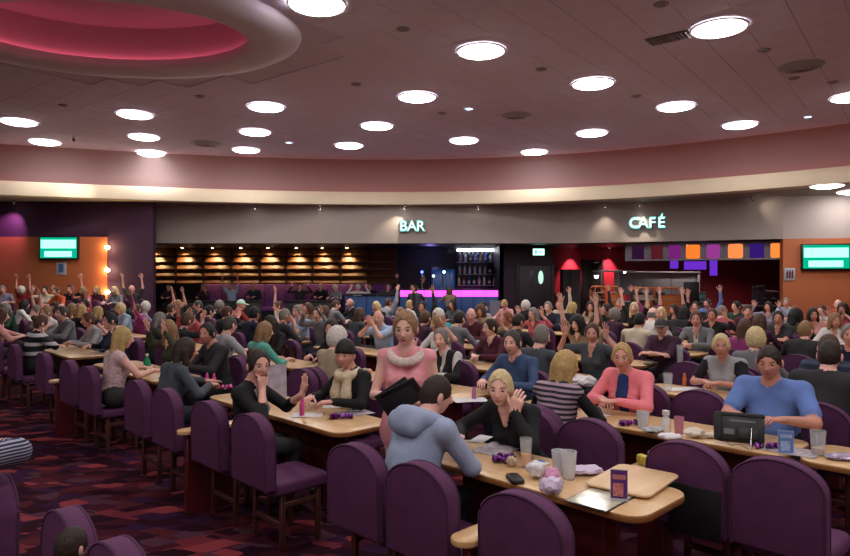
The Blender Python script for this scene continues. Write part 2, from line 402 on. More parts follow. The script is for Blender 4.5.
# small chrome spotlights under the lower ceiling, washing the bulkhead
spot_bm = lambda: None
def spotlight(p, tgt, power, lbl, col=(1, 0.86, 0.66), ang=75, grp='chrome spotlights along the bulkhead'):
    t = thing('spotlight', lbl, 'spotlight', p, 0, grp)
    bm = bmesh.new(); bm_lathe(bm, [(0, 0), (0.035, 0), (0.04, -0.015), (0.0, -0.016)], 14); link('ceiling_plate', mesh_of('ceiling_plate', bm, M_chrome, 40), t)
    d = (Vector(tgt) - Vector(p)).normalized()
    bm = bmesh.new(); bm_tube(bm, [(0, 0, -0.01), (0, 0, -0.06)], 0.008, 6); link('stem', mesh_of('stem', bm, M_chrome, 40), t)
    c = Vector((0, 0, -0.08)); bm = bmesh.new(); bm_tube(bm, [c - d * 0.06, c - d * 0.03, c + d * 0.06], [0.02, 0.04, 0.045], 12); link('lamp_head', mesh_of('lamp_head', bm, M_chrome, 40), t)
    bm = bmesh.new(); bm_tube(bm, [c + d * 0.061, c + d * 0.064], 0.036, 12); link('bulb_face', mesh_of('bulb_face', bm, emis('spot_face', (1, 0.95, 0.85), 12)), t)
    if power: spot(Vector(p) + c + d * 0.08, tgt, power, col, 0.03, ang, 0.9, parent=t)
sl = 'small chrome spotlight under the lower ceiling in front of the bulkhead'
for x, y, pw_, tx_ in ((405, 208, 26, 390), (478, 204, 0, 478), (320, 206, 0, 320), (255, 204, 0, 255), (640, 206, 45, 640), (605, 204, 14, 605), (752, 193.5, 5, 840)):
    Yd = 19.85 if x < 560 else np.interp(x, [560, 690, 783], [19.8, 18.5, 17.5])
    q = P(x, y, Yd); p = Vector((q.x, q.y, ZS))
    tg = P(tx_, 240, Yd + 0.42)
    spotlight(p, tg, pw_, sl)
# warm wash on the fascia lip and purple wash on the dark wall
spotlight(Vector((XW(76, 16.4), 16.3, ZC - 0.03)), P(76, 188, 17.9), 70, 'chrome spotlight aimed at the cream ceiling lip', col=(1, 0.93, 0.82), ang=30, grp=None)
spotlight(Vector((XW(8, 18.5), 18.75, ZS)), P(8, 235, WY), 60, 'chrome spotlight washing the purple wall', (0.95, 0.35, 0.8), 80, None)

# ------------------------------------------------------------------ signs, screens and notices
FONT = None
def letter_me(ch, size, ext, m, bev=0.0, name='letter'):
    c = bpy.data.curves.new('letter', 'FONT'); c.body = ch; c.size = size; c.extrude = ext; c.bevel_depth = bev; c.align_x = 'CENTER'; c.resolution_u = 4
    o = bpy.data.objects.new('letter', c); me = bpy.data.meshes.new_from_object(o); me.name = name
    me.materials.clear(); me.materials.append(m); bpy.data.objects.remove(o); bpy.data.curves.remove(c)
    return me
def face_dir(a, b):
    """z rotation of a sign lying on wall a->b so that local +X runs along it"""
    return math.atan2(b[1] - a[1], b[0] - a[0])
def neon_sign(word, xs, y0, y1, Y, rz, label):
    """open-faced channel letters with glowing tubes inside"""
    a = P((xs[0] + xs[-1]) / 2, y1, Y); hgt = (y1 - y0) / F * Y
    t = thing('neon_sign', label, 'sign', a, rz)
    size = hgt / 0.70
    M_glow = emis('neon_cyan', (0.22, 0.95, 0.78), 0.62); M_glow2 = emis('neon_white', (0.6, 1.0, 0.95), 0.95)
    M_ret = mat('letter_return', '#9fb4b4', 0.4)
    for i, ch in enumerate(word):
        off = (xs[i] - (xs[0] + xs[-1]) / 2) / F * Y
        me = letter_me(ch, size, 0.03, M_ret, 0.012)
        o = link('letter', me, t, (off, -0.07, 0)); o.rotation_euler = (math.pi / 2, 0, 0)
        me2 = letter_me(ch, size, 0.012, M_glow, 0.0, 'glow_tube')
        o2 = link('glow_tube', me2, o, (0, 0, 0.035))
        me3 = letter_me(ch, size * 0.8, 0.008, M_glow2, 0.0, 'glow_core')
        o3 = link('glow_core', me3, o, (0, size * 0.07, 0.045))
    return t
neon_sign('BAR', (403.5, 412, 420.5), 220.5, 231.5, 20.2, 0, 'glowing turquoise neon letters BAR on the grey bulkhead')
cdir = math.atan2(bk[2][1] - bk[1][1], bk[2][0] - bk[1][0])
cy_ = np.interp(648, [560, 690], [20.2, 18.95])
neon_sign('CAF\u00c9', (635, 643.5, 652, 660.5), 217, 228.5, cy_ - 0.02, cdir, 'glowing turquoise neon letters CAFE with accent on the bulkhead')
M_scrg = emis('screen_green', (0.0, 0.36, 0.20), 0.6); M_scrb = emis('screen_band', (0.36, 1.0, 0.84), 0.75)
def tv(x0, x1, y0, y1, Y, rz, label):
    c = P((x0 + x1) / 2, (y0 + y1) / 2, Y); wd, ht = (x1 - x0) / F * Y, (y1 - y0) / F * Y
    t = thing('wall_screen', label, 'screen', c, rz)
    link('casing', box_me('casing', (0, -0.06, 0), (wd, 0.09, ht), M_blackplastic, 0.012), t)
    link('bracket', box_me('bracket', (0, -0.008, 0), (wd * 0.3, 0.016, ht * 0.4), M_blackplastic), t)
    link('display', box_me('display', (0, -0.107, 0.01), (wd - 0.08, 0.006, ht - 0.09), M_scrg), t)
    link('display_band', box_me('display_band', (0, -0.112, ht * 0.17), (wd - 0.12, 0.004, ht * 0.36), M_scrb, 0.001), t)
    link('display_band', box_me('display_band', (-0.01, -0.112, -ht * 0.25), (wd * 0.70, 0.004, ht * 0.24), M_scrb, 0.001), t)
tv(41, 80, 236.5, 260, WY - 0.06, 0, 'wall screen glowing green on the orange panel near three wall lamps')
odir = math.atan2(bk[3][1] - bk[4][1], bk[3][0] - bk[4][0]) + math.pi
oy = np.interp((824 - CX) / F * 17.6, [bk[3][0], bk[4][0]], [bk[3][1], bk[4][1]])
tv(802, 847, 244, 270.5, oy, odir, 'wall screen glowing green on the orange wall beside the cafe')
M_sign = mat('sign_grey', '#9aa0a8', 0.4); M_signdark = mat('sign_dark', '#5a2230', 0.5); M_signblue = mat('sign_blue', '#3c5a84', 0.5)
def notice(x0, x1, y0, y1, Y, rz, label, kind):
    c = P((x0 + x1) / 2, (y0 + y1) / 2, Y); wd, ht = (x1 - x0) / F * Y, (y1 - y0) / F * Y
    t = thing('wall_sign', label, 'sign', c, rz)
    link('plate', box_me('plate', (0, -0.012, 0), (wd, 0.024, ht), M_sign, 0.006), t)
    if kind == 'people':
        for k in (-1, 0, 1):
            bm = bmesh.new(); bm_box(bm, (k * wd * 0.24, -0.027, -ht * 0.06), (wd * 0.17, 0.006, ht * 0.5)); bm_box(bm, (k * wd * 0.24, -0.027, ht * 0.27), (wd * 0.12, 0.006, ht * 0.12))
            link('figure_symbol', mesh_of('figure_symbol', bm, M_signdark), t)
    else:
        link('picture', box_me('picture', (0, -0.027, 0.02), (wd * 0.5, 0.006, ht * 0.66), M_signblue), t)
notice(56.5, 66.5, 262.5, 275, WY - 0.06, 0, 'small framed blue notice under the green wall screen', 'pic')
oy2 = np.interp((789.5 - CX) / F * 17.85, [bk[3][0], bk[4][0]], [bk[3][1], bk[4][1]])
notice(784.5, 794.5, 268, 280.5, oy2, odir, 'grey wall sign with three dark figures on the orange wall', 'people')
# three warm lamps at the edge of the orange panel
M_bulb = emis('warm_bulb', (1.0, 0.72, 0.40), 22)
for y, lb in ((247.5, 'top'), (270, 'middle'), (292, 'bottom')):
    p = P(108.5, y, WY)
    t = thing('wall_lamp', '%s one of three small warm wall lamps edging the orange panel' % lb, 'wall lamp', p)
    bm = bmesh.new(); bm_tube(bm, [(0, 0, 0), (0, -0.03, 0)], 0.06, 14); link('back_plate', mesh_of('back_plate', bm, M_chrome, 40), t)
    bm = bmesh.new(); bmesh.ops.create_uvsphere(bm, u_segments=14, v_segments=8, radius=0.055, matrix=Matrix.Translation((0, -0.10, 0))); link('globe', mesh_of('globe', bm, M_bulb, 180), t)
    bm = bmesh.new(); bm_tube(bm, [(0, -0.03, 0), (0, -0.06, 0)], 0.03, 10); link('neck', mesh_of('neck', bm, M_chrome, 40), t)
    pointl(p + Vector((0, -0.2, 0)), 5, (1, 0.62, 0.3), parent=t)

# ------------------------------------------------------------------ timber louvre wall with downlights and banquette
M_slat = wood('slat_timber', '#4a2a16', '#6e4222', 3.0, (0.6, 1, 9), 0.45)
ws = bpy.data.objects['wall_slats']
xs_ = [153, 177.6, 205, 233, 261, 287, 313, 341, 368, 396]
zr = [P(0, y, BY).z for y in (248.5, 255.5, 262.5, 269.5, 276.5, 283.5)]
for i in range(len(xs_) - 1):
    x0, x1 = XW(xs_[i]) + 0.03, XW(xs_[i + 1]) - 0.03
    me = None
    for a, b in zip(zr, zr[1:]):
        if me is None:
            bm = bmesh.new(); hh = (a - b)
            bm_prism(bm, [(0, -0.02, 0), (0, -0.05, 0), (0, -0.17, -hh + 0.03), (0, -0.17, -hh + 0.005), (0, -0.02, -hh + 0.005)], (x1 - x0, 0, 0)); me = mesh_of('slat', bm, M_slat)
        link('slat', me, ws, (x0, BY, a))
    if i: link('slat_divider', box_me('slat_divider', (x0 - 0.03, BY - 0.09, (zr[0] + zr[-1]) / 2), (0.035, 0.2, zr[0] - zr[-1]), M_darkwood), ws)
link('slat_header', box_me('slat_header', ((XW(153) + XW(396)) / 2, BY - 0.15, (zr[0] + ZB) / 2 + 0.02), (XW(396) - XW(153), 0.3, ZB - zr[0] - 0.03), M_exitwall), ws)
dl = [157.5, 186.5, 216, 244, 270.7, 298.5, 324, 348.5]
for x in dl:
    p = Vector((XW(x), BY - 0.42, zr[0] + 0.02))
    t = thing('downlight', 'small warm downlight over the timber louvre wall', 'downlight', p, 0, 'downlights over the timber louvres')
    bm = bmesh.new(); bm_tube(bm, [(0, 0.1, 0.1), (0, 0, 0.08), (0, 0, 0.02), (0, 0, -0.02)], [0.015, 0.02, 0.035, 0.045], 12); link('shade', mesh_of('shade', bm, M_chrome, 40), t)
    bm = bmesh.new(); bm_tube(bm, [(0, 0, -0.021), (0, 0, -0.026)], 0.036, 12); link('bulb', mesh_of('bulb', bm, emis('halogen', (1, 0.75, 0.4), 25)), t)
    spot(p + Vector((0, 0, -0.04)), p + Vector((0, 0.42, -1)), 46, (1, 0.66, 0.3), 0.02, 80, 0.9, parent=t)
M_vel = mat('purple_velvet', '#6c3878', 0.75, noise=0.12, nscale=6, sheen=0.5)
bx0, bx1 = pw + 0.05, XW(392)
t = thing('banquette', 'long purple velvet banquette below the timber louvre wall', 'bench seat', ((bx0 + bx1) / 2, BY - 0.35, TZ))
nb = 9; bwid = (bx1 - bx0) / nb
for k in range(nb):
    xk = -(bx1 - bx0) / 2 + bwid * (k + 0.5)
    link('back_cushion', box_me('back_cushion', (xk, 0.16, 0.86), (bwid - 0.01, 0.2, 0.80), M_vel, 0.05), t)
    link('seat_cushion', box_me('seat_cushion', (xk, -0.12, 0.39), (bwid - 0.01, 0.55, 0.14), M_vel, 0.04), t)
link('plinth', box_me('plinth', (0, -0.05, 0.16), (bx1 - bx0, 0.5, 0.31), M_black), t)
# low dark wall with rail between hall floor and raised floor
for (xa, xb_) in ((168, 262), (284, 334)):
    a, b = XW(xa, 20.4), XW(xb_, 20.4)
    t = thing('low_partition', 'low dark panelled partition %s' % ('with a rail below the louvre wall' if xa < 200 else 'beside the white capped person'), 'partition', ((a + b) / 2, 20.4, 0))
    n_ = max(2, int((b - a) / 0.8)); wdt = (b - a) / n_
    pm = box_me('panel', (0, 0, 0.53), (wdt - 0.02, 0.06, 1.02), M_darkwood, 0.008)
    for k in range(n_): link('panel', pm, t, ((k + 0.5) * wdt - (b - a) / 2, 0, 0))
    link('top_rail', box_me('top_rail', (0, 0, 1.065), (b - a, 0.12, 0.05), M_blackplastic, 0.01), t)
    link('plinth', box_me('plinth', (0, 0, 0.01), (b - a, 0.08, 0.02), M_black), t)

# ------------------------------------------------------------------ bar
M_mag = emis('magenta_light', (1.0, 0.05, 0.75), 1.6)
M_blue = mat('blue_front', '#1a3a66', 0.5, emit=(0.02, 0.10, 0.35), estr=0.05)  # faint blue glow put into the front panels' colour
YB = 21.0
a, b = XW(400, YB), XW(498, YB)
t = thing('bar_counter', 'long bar counter with a glowing magenta band and blue front', 'bar counter', ((a + b) / 2, YB, 0))
zt_, zl = P(0, 290.5, YB).z, P(0, 296.5, YB).z
link('worktop', box_me('worktop', (0, 0.2, zt_ + 0.02), (b - a, 0.6, 0.04), M_blackplastic, 0.01), t)
nseg = 8; sw = (b - a) / nseg
gm = box_me('light_band', (0, -0.02, (zt_ + zl) / 2), (sw - 0.012, 0.04, zt_ - zl), M_mag, 0.004)
fm = box_me('front_panel', (0, 0, zl / 2), (sw - 0.012, 0.05, zl - 0.01), M_blue, 0.006)
for k in range(nseg):
    link('light_band', gm, t, ((k + 0.5) * sw - (b - a) / 2, 0, 0)); link('front_panel', fm, t, ((k + 0.5) * sw - (b - a) / 2, 0, 0))
link('end_panel', box_me('end_panel', ((b - a) / 2 - 0.1, -0.05, 0.55), (0.34, 0.06, 1.05), mat('grey_laminate', '#7d7884', 0.5)), t)
# counter extension, blue fronted, towards the louvre wall
a2, b2 = XW(345, 20.9), XW(398.5, 20.9)
t = thing('serving_counter', 'low blue fronted counter at the end of the bar', 'counter', ((a2 + b2) / 2, 20.9, 0))
for k in range(5):
    link('front_panel', box_me('front_panel', ((k - 2) * (b2 - a2) / 5, 0, 0.62), ((b2 - a2) / 5 - 0.012, 0.05, 1.23), mat('blue_front2', '#24487e', 0.5), 0.006), t)
link('worktop', box_me('worktop', (0, 0.2, 1.27), (b2 - a2, 0.6, 0.04), M_blackplastic, 0.01), t)
# back bar shelving with bottles and glasses
YS = 23.3
M_mir = mat('back_bar_mirror', '#20242c', 0.12, metal=0.7)
sh = thing('back_bar_shelf', 'lit mirrored shelf unit with bottles behind the bar', 'shelf unit', (XW(478, YS), YS, 0))
sx0, sx1 = XW(457, YS) - XW(478, YS), XW(499, YS) - XW(478, YS)
link('mirror', box_me('mirror', (0, 0.2, 2.1), (sx1 - sx0, 0.03, 1.5), M_mir), sh)
link('base_cabinet', box_me('base_cabinet', (0, 0, 0.62), (sx1 - sx0, 0.45, 1.24), M_black, 0.01), sh)
shz = [P(0, y, YS).z for y in (285, 274, 262)]
for z in shz: link('shelf', box_me('shelf', (0, 0.04, z - 0.015), (sx1 - sx0, 0.3, 0.03), mat('shelf_glass', '#8fa4b0', 0.2), 0.004), sh)
link('light_tube', box_me('light_tube', (0, 0.12, ZB - 0.08), (sx1 - sx0, 0.04, 0.04), emis('shelf_tube', (0.85, 0.9, 1.0), 14)), sh)
link('rack_rail', box_me('rack_rail', (0, 0.0, ZB - 0.02), (sx1 - sx0, 0.3, 0.03), M_chrome), sh)
bot_prof = [(0, 0), (0.045, 0), (0.047, 0.02), (0.047, 0.19), (0.03, 0.235), (0.017, 0.26), (0.016, 0.31), (0.019, 0.312), (0.019, 0.33), (0, 0.33)]
bc = {'clear': '#c8d0d4', 'amber': '#b06a2a', 'green': '#2c6a44', 'blue': '#3a4ad0', 'pink': '#d8a0b4', 'white': '#e8e4de', 'brown': '#5a2e1a'}
bme = {k: lathe_me('glass', bot_prof, mat('bottle_' + k, c, 0.15), 12) for k, c in bc.items()}
lblme = lathe_me('paper_label', [(0.0485, 0.06), (0.0485, 0.15)], mat('bottle_label', '#d8d0c0', 0.6), 12)
capme = lathe_me('cap', [(0.02, 0.30), (0.02, 0.34), (0, 0.34)], mat('bottle_cap', '#2a2a30', 0.4), 10)
seq = ['white', 'clear', 'pink', 'amber', 'clear', 'white', 'blue', 'clear', 'brown', 'green', 'white', 'blue', 'pink', 'clear', 'amber', 'white', 'clear', 'blue', 'green', 'brown', 'white', 'clear', 'pink']
for i, k in enumerate(seq):
    row = i % 3; xx = sx0 + 0.1 + (i // 3) * (sx1 - sx0 - 0.2) / 7.2 + 0.03 * (row - 1)
    t = thing('bottle', '%s bottle with pale label on the back bar shelves' % k, 'bottle', (sh.location.x + xx, YS + 0.02 * (i % 2), shz[row] + 0.003), 0, '%s bottles behind the bar' % k)
    link('glass', bme[k], t); link('paper_label', lblme, t); link('cap', capme, t)
gl_me = lathe_me('wine_glass', [(0.032, 0), (0.03, -0.004), (0.005, -0.01), (0.004, -0.09), (0.02, -0.10), (0.036, -0.13), (0.036, -0.17), (0.03, -0.20), (0.029, -0.20), (0.034, -0.17), (0.034, -0.13), (0.0, -0.1)], mat('stemware', '#e4ecf2', 0.1, emit=(0.6, 0.7, 0.8), estr=0.0), 14)
for k in range(9):
    tag(link('wine_glass', gl_me, None, (sh.location.x + sx0 + 0.1 + k * (sx1 - sx0 - 0.2) / 8, YS - 0.05, ZB - 0.038)), 'upturned wine glass hanging in the rack above the bottles', 'glass', 'wine glasses hanging over the back bar')
# dark drinks fridge and blue lit dispensers behind the counter
t = thing('drinks_fridge', 'dark drinks fridge with a blue lit door behind the bar', 'fridge', (XW(443, 23.2), 23.2, 0))
link('body', box_me('body', (0, 0.05, 1.1), (0.85, 0.5, 2.2), M_blackplastic, 0.02), t)
for s in (-1, 1):
    d = link('door', box_me('door', (s * 0.21, -0.22, 1.25), (0.4, 0.03, 1.7), mat('fridge_glass', '#10203c', 0.12, emit=(0.02, 0.10, 0.35), estr=0.12), 0.006), t)
    link('handle', box_me('handle', (s * 0.05, -0.25, 1.25), (0.02, 0.03, 0.5), M_chrome, 0.004), d)
for i, (x, y, c) in enumerate(((422, 272, (0.1, 0.2, 1.0)), (433.5, 276, (0.5, 0.7, 1.0)), (444, 272, (0.75, 0.95, 1.0)))):
    p = P(x, y, 21.2)
    t = thing('beer_tap', ['slim beer tap with a deep blue lit badge', 'slim beer tap with a pale blue lit badge', 'slim beer tap with a white lit badge'][i], 'beer tap', (p.x, 21.2, zt_ + 0.04))
    hz = p.z - zt_ - 0.04
    bm = bmesh.new(); bm_lathe(bm, [(0, 0), (0.05, 0), (0.05, 0.02), (0.025, 0.03), (0.025, hz), (0, hz)], 14); link('column', mesh_of('column', bm, M_chrome, 40), t)
    bm = bmesh.new(); bm_tube(bm, [(0, 0.0, hz), (0, -0.06, hz), (0, -0.075, hz)], [0.035, 0.045, 0.035], 16); link('badge', mesh_of('badge', bm, emis('tap_badge_%d' % i, c, 2.0), 40), t)
    bm = bmesh.new(); bm_tube(bm, [(0, 0, hz - 0.12), (0, -0.08, hz - 0.13), (0, -0.1, hz - 0.18)], 0.012, 8); link('spout', mesh_of('spout', bm, M_chrome, 40), t)
pointl((XW(430, 22), 22.3, 2.5), 6, (0.35, 0.3, 1.0), 0.1)  # unseen blue point light over the bar, without a fixture
# exit door with oval window, exit sign above
dx = XW(535, 21.4)
t = struct(thing('door_1', 'dark double exit door with an oval window', None, (dx, 21.4, 0)))
link('leaf', box_me('leaf', (0, -0.03, 1.1), (1.05, 0.05, 2.2), mat('door_dark', '#1c1220', 0.45), 0.006), t)
for s in (-1, 1): link('jamb', box_me('jamb', (s * 0.58, -0.03, 1.13), (0.1, 0.08, 2.26), M_black, 0.006), t)
bm = bmesh.new(); bm_prism(bm, [(0.18 + 0.085 * math.cos(q), -0.055, 1.82 + 0.22 * math.sin(q)) for q in np.linspace(0, 2 * math.pi, 21)[:-1]], (0, -0.01, 0)); link('vision_window', mesh_of('vision_window', bm, mat('lit_window', '#8fb8a0', 0.2, emit=(0.45, 0.75, 0.6), estr=0.5)), t)
link('push_plate', box_me('push_plate', (-0.12, -0.06, 1.78), (0.09, 0.012, 0.55), mat('steel_plate', '#4a4654', 0.35, metal=0.6), 0.003), t)
p = P(538.5, 252, 21.3)
t = thing('exit_sign', 'green lit exit sign above the dark double door', 'exit sign', p)
link('housing', box_me('housing', (0, 0.02, 0), (0.40, 0.08, 0.24), M_white, 0.01), t)
link('lit_face', box_me('lit_face', (0, -0.024, 0), (0.36, 0.008, 0.20), emis('exit_green', (0.35, 1.0, 0.8), 1.5)), t)
bm = bmesh.new(); bm_box(bm, (-0.09, -0.03, 0), (0.07, 0.006, 0.12)); bm_box(bm, (0.06, -0.03, 0), (0.13, 0.006, 0.04)); link('arrow_symbol', mesh_of('arrow_symbol', bm, emis('exit_dark', (0.02, 0.4, 0.25), 1.0)), t)

# ------------------------------------------------------------------ cafe
# lit picture boxes in a grey frame above the servery
YF = 18.6
def cafeY(x): return float(np.interp(x, [560, 630, 690, 783], [20.4, 19.9, 19.25, 18.25]))
cells = [(632, 644, '#4a2050', 0.35), (651, 663, '#6e2430', 0.5), (668.5, 681, '#8a2a88', 0.6), (686, 700, '#ff7a2c', 1.0), (706.5, 720, '#9a3c94', 0.8), (728, 743, '#ff8a4a', 1.0), (749.5, 764, '#3a1c7a', 0.7), (770.5, 783, '#ff8a3c', 1.0)]
fr = thing('menu_light_box', 'row of coloured lit squares in a grey frame over the cafe', 'light box', (P(707, 259.5, cafeY(707)).x, cafeY(707), P(707, 259.5, cafeY(707)).z), math.atan2(cafeY(783) - cafeY(632), XW(783, cafeY(783)) - XW(632, cafeY(632))))
Mi = None
bpy.context.view_layer.update()
Mi = fr.matrix_world.inverted()
M_frame = mat('frame_grey', '#77707a', 0.5)
hz = 0.47
ends = []
for i, (x0, x1, c, s) in enumerate(cells):
    a_, b_ = Mi @ P(x0, 260, cafeY(x0)), Mi @ P(x1, 260, cafeY(x1))
    wd = b_.x - a_.x; cxm = (a_.x + b_.x) / 2; ends.append((a_.x, b_.x))
    bm = bmesh.new(); bm_prism(bm, [(cxm + q[0], 0.02, hz / 2 + q[1]) for q in rrect(wd, hz - 0.06, 0.05)], (0, 0.03, 0))
    link('lit_square', mesh_of('lit_square', bm, emis('square_%d' % i, c, s * 0.5)), fr)
xsb = [ends[0][0] - 0.2] + [(ends[i][1] + ends[i + 1][0]) / 2 for i in range(7)] + [ends[-1][1] + 0.06]
for i in range(8):
    for (q0, q1) in ((xsb[i], ends[i][0]), (ends[i][1], xsb[i + 1])):
        link('frame_post', box_me('frame_post', ((q0 + q1) / 2, 0.02, hz / 2), (q1 - q0, 0.12, hz - 0.0), M_frame, 0.006), fr)
    link('frame_rail', box_me('frame_rail', ((xsb[i] + xsb[i + 1]) / 2, 0.0, 0.0), (xsb[i + 1] - xsb[i], 0.1, 0.05), M_frame, 0.006), fr)
    link('frame_rail', box_me('frame_rail', ((xsb[i] + xsb[i + 1]) / 2, 0.0, hz), (xsb[i + 1] - xsb[i], 0.1, 0.05), M_frame, 0.006), fr)
# violet light panels on the back wall
for i, (x0, x1, y0, y1, lb) in enumerate(((669, 678, 260, 269, 'small square violet light panel behind the servery'), (683, 706, 261, 270, 'wide violet light panel behind the servery'), (708.5, 717, 260, 276, 'tall violet light panel beside the dark red tiles'))):
    p = P((x0 + x1) / 2, (y0 + y1) / 2, BY - 0.06); wd, ht = (x1 - x0) / F * BY, (y1 - y0) / F * BY
    t = thing('violet_light', lb, 'light panel', p)
    link('tray', box_me('tray', (0, -0.03, 0), (wd, 0.05, ht), M_blackplastic), t); link('diffuser', box_me('diffuser', (0, -0.06, 0), (wd - 0.03, 0.01, ht - 0.03), emis('violet', (0.16, 0.03, 0.62), 0.4)), t)
# two spots washing the red wall
for x, lb in ((572, 'downlight over the tall grey cabinet on the red wall'), (610, 'downlight over the canopy on the red wall')):
    p = Vector((XW(x, 23.1), 23.12, ZB - 0.01)); t = thing('downlight', lb, 'downlight', p)
    bm = bmesh.new(); bm_lathe(bm, [(0.035, -0.012), (0.05, -0.012), (0.055, 0), (0.035, 0)], 16); link('rim', mesh_of('rim', bm, M_chrome, 40), t)
    bm = bmesh.new(); bm_lathe(bm, [(0, -0.006), (0.035, -0.008)], 16); link('bulb', mesh_of('bulb', bm, emis('halogen_red', (1, 0.6, 0.5), 8)), t)
    spot(p + Vector((0, 0, -0.03)), p + Vector((0, 0.16, -1)), 150, (1, 0.5, 0.45), 0.02, 60, 0.9, parent=t)
# tall grey cabinet, dark doorway, canopy, trolleys
t = thing('tall_cabinet', 'tall plain charcoal cabinet against the red wall', 'cabinet', (XW(570, 23.0), 23.0, 0))
link('body', box_me('body', (0, 0, 1.05), (0.62, 0.5, 2.1), mat('charcoal', '#37353c', 0.6), 0.01), t)
for s in (-1, 1):
    d = link('door', box_me('door', (s * 0.15, -0.262, 1.07), (0.29, 0.02, 2.0), mat('charcoal2', '#3d3b42', 0.55), 0.004), t)
    link('handle', box_me('handle', (s * 0.03, -0.28, 1.1), (0.015, 0.02, 0.2), M_chrome), d)
t = struct(thing('door_2', 'dark kitchen door standing in the red wall', None, (XW(592, BY), BY, 0)))
link('leaf', box_me('leaf', (0, -0.03, 1.22), (0.66, 0.05, 2.44), mat('door_black', '#150f14', 0.4), 0.006), t)
for s in (-1, 1): link('jamb', box_me('jamb', (s * 0.37, -0.03, 1.25), (0.08, 0.1, 2.5), mat('jamb_dark', '#2a1018', 0.5), 0.006), t)
link('door_closer', box_me('door_closer', (0.15, -0.08, 2.36), (0.2, 0.06, 0.08), M_chrome, 0.01), t)
link('door_handle', box_me('door_handle', (0.24, -0.08, 1.05), (0.03, 0.06, 0.16), M_chrome, 0.008), t)
# servery canopy of steel and glass
YC = 20.6
p0, p1 = P(598, 271, YC), P(634, 271, YC)
t = thing('canopy', 'flat steel canopy on posts over the cafe servery', 'canopy', ((p0.x + p1.x) / 2, YC, 0))
M_steel = mat('brushed_steel', '#8d8f94', 0.35, metal=0.8)
link('roof_sheet', box_me('roof_sheet', (0, 0.25, p0.z), (p1.x - p0.x, 0.9, 0.05), M_steel, 0.012), t)
for xk in (-0.35, 0.2):
    bm = bmesh.new(); bm_tube(bm, [(xk, 0.4, 0), (xk, 0.4, p0.z)], 0.03, 10); link('post', mesh_of('post', bm, M_steel, 40), t)
bm = bmesh.new(); bm_lathe(bm, [(0, -0.07), (0.03, -0.06), (0.05, -0.03)], 12); o = link('canopy_lamp', mesh_of('canopy_lamp', bm, emis('canopy_lamp', (1, 0.95, 0.9), 8)), t, (0.27, 0.0, p0.z))
bm = bmesh.new(); bm_lathe(bm, [(0, -0.12), (0.05, -0.1), (0.07, -0.02)], 12); o = link('pendant_lamp', mesh_of('pendant_lamp', bm, emis('pendant', (1, 0.95, 0.9), 5)), t, (-0.62, 0.0, p0.z - 0.12))
# servery counter with glass sneeze guard and grey back panel
a, b = XW(617, 21.2), XW(704, 21.2)
t = thing('servery_counter', 'cafe servery counter with grey glass guard', 'counter', ((a + b) / 2, 21.2, 0))
for k in range(4): link('front_panel', box_me('front_panel', ((k - 1.5) * (b - a) / 4, 0, 0.5), ((b - a) / 4 - 0.012, 0.06, 0.98), mat('servery_front', '#2a2428', 0.5), 0.008), t)
link('worktop', box_me('worktop', (0, 0.3, 1.02), (b - a, 0.7, 0.05), M_steel, 0.01), t)
gz = P(0, 274, 21.2).z
for k in range(3): link('glass_pane', box_me('glass_pane', ((k - 1) * (b - a) / 3, 0.35, (gz + 1.2) / 2 + 0.05), ((b - a) / 3 - 0.02, 0.02, gz - 1.2), mat('frosted_pane', '#6a6a70', 0.3), 0.004), t)
link('guard_rail', box_me('guard_rail', (0, 0.3, gz + 0.06), (b - a, 0.16, 0.05), M_frame, 0.008), t)
for s in (-1, 1): link('guard_post', box_me('guard_post', (s * ((b - a) / 2 - 0.05), 0.3, (gz + 1.04) / 2), (0.07, 0.07, gz - 1.04), M_frame, 0.008), t)
for xk, wk in ((649, 24), (694, 14)):
    p = P(xk, 284, 21.55); q = thing('bottle_crate', 'teal crate behind the servery guard, %s' % ('wider one' if wk > 20 else 'narrow one'), 'crate', (p.x, 21.3, 1.048))
    link('body', box_me('body', (0, 0, 0.13), (wk / F * 21.5, 0.25, 0.26), mat('teal_plastic', '#2c4a50', 0.5), 0.02), q); link('rim', box_me('rim', (0, 0, 0.27), (wk / F * 21.5 + 0.03, 0.28, 0.03), mat('teal_dark', '#1e363c', 0.5), 0.008), q)
def trolley(x0, x1, ytop, Y, label, panes):
    a_, b_ = XW(x0, Y), XW(x1, Y); zt = P(0, ytop, Y).z
    t = thing('tray_trolley', label, 'trolley', ((a_ + b_) / 2, Y, 0))
    wd = b_ - a_; M_or = mat('orange_frame', '#b5602e', 0.4); n = panes
    for k in range(n):
        c0 = -wd / 2 + k * wd / n + 0.015; c1 = c0 + wd / n - 0.03
        for yy in (-0.25, 0.25):
            bm = bmesh.new(); bm_tube(bm, [(c0, yy, 0.12), (c0, yy, zt - 0.1), (c0 + 0.03, yy, zt - 0.03), (c0 + 0.1, yy, zt), (c1 - 0.1, yy, zt), (c1 - 0.03, yy, zt - 0.03), (c1, yy, zt - 0.1), (c1, yy, 0.12)], 0.03, 8)
            link('frame_hoop', mesh_of('frame_hoop', bm, M_or, 50), t)
        for z in np.arange(0.25, zt - 0.15, 0.22): link('tray', box_me('tray', ((c0 + c1) / 2, 0, z), (c1 - c0, 0.48, 0.025), mat('tray_grey', '#8c8680', 0.5), 0.006), t)
        link('side_sheet', box_me('side_sheet', ((c0 + c1) / 2, -0.22 if k else 0.22, zt * 0.5), (c1 - c0 - 0.06, 0.01, zt - 0.45), M_or if k else mat('pale_sheet', '#a89c90', 0.5)), t)
        for cc in (c0, c1):
            for yy in (-0.25, 0.25):
                bm = bmesh.new(); bm_tube(bm, [(cc - 0.015, yy, 0.06), (cc + 0.015, yy, 0.06)], 0.06, 12); link('castor', mesh_of('castor', bm, M_blackplastic, 40), t)
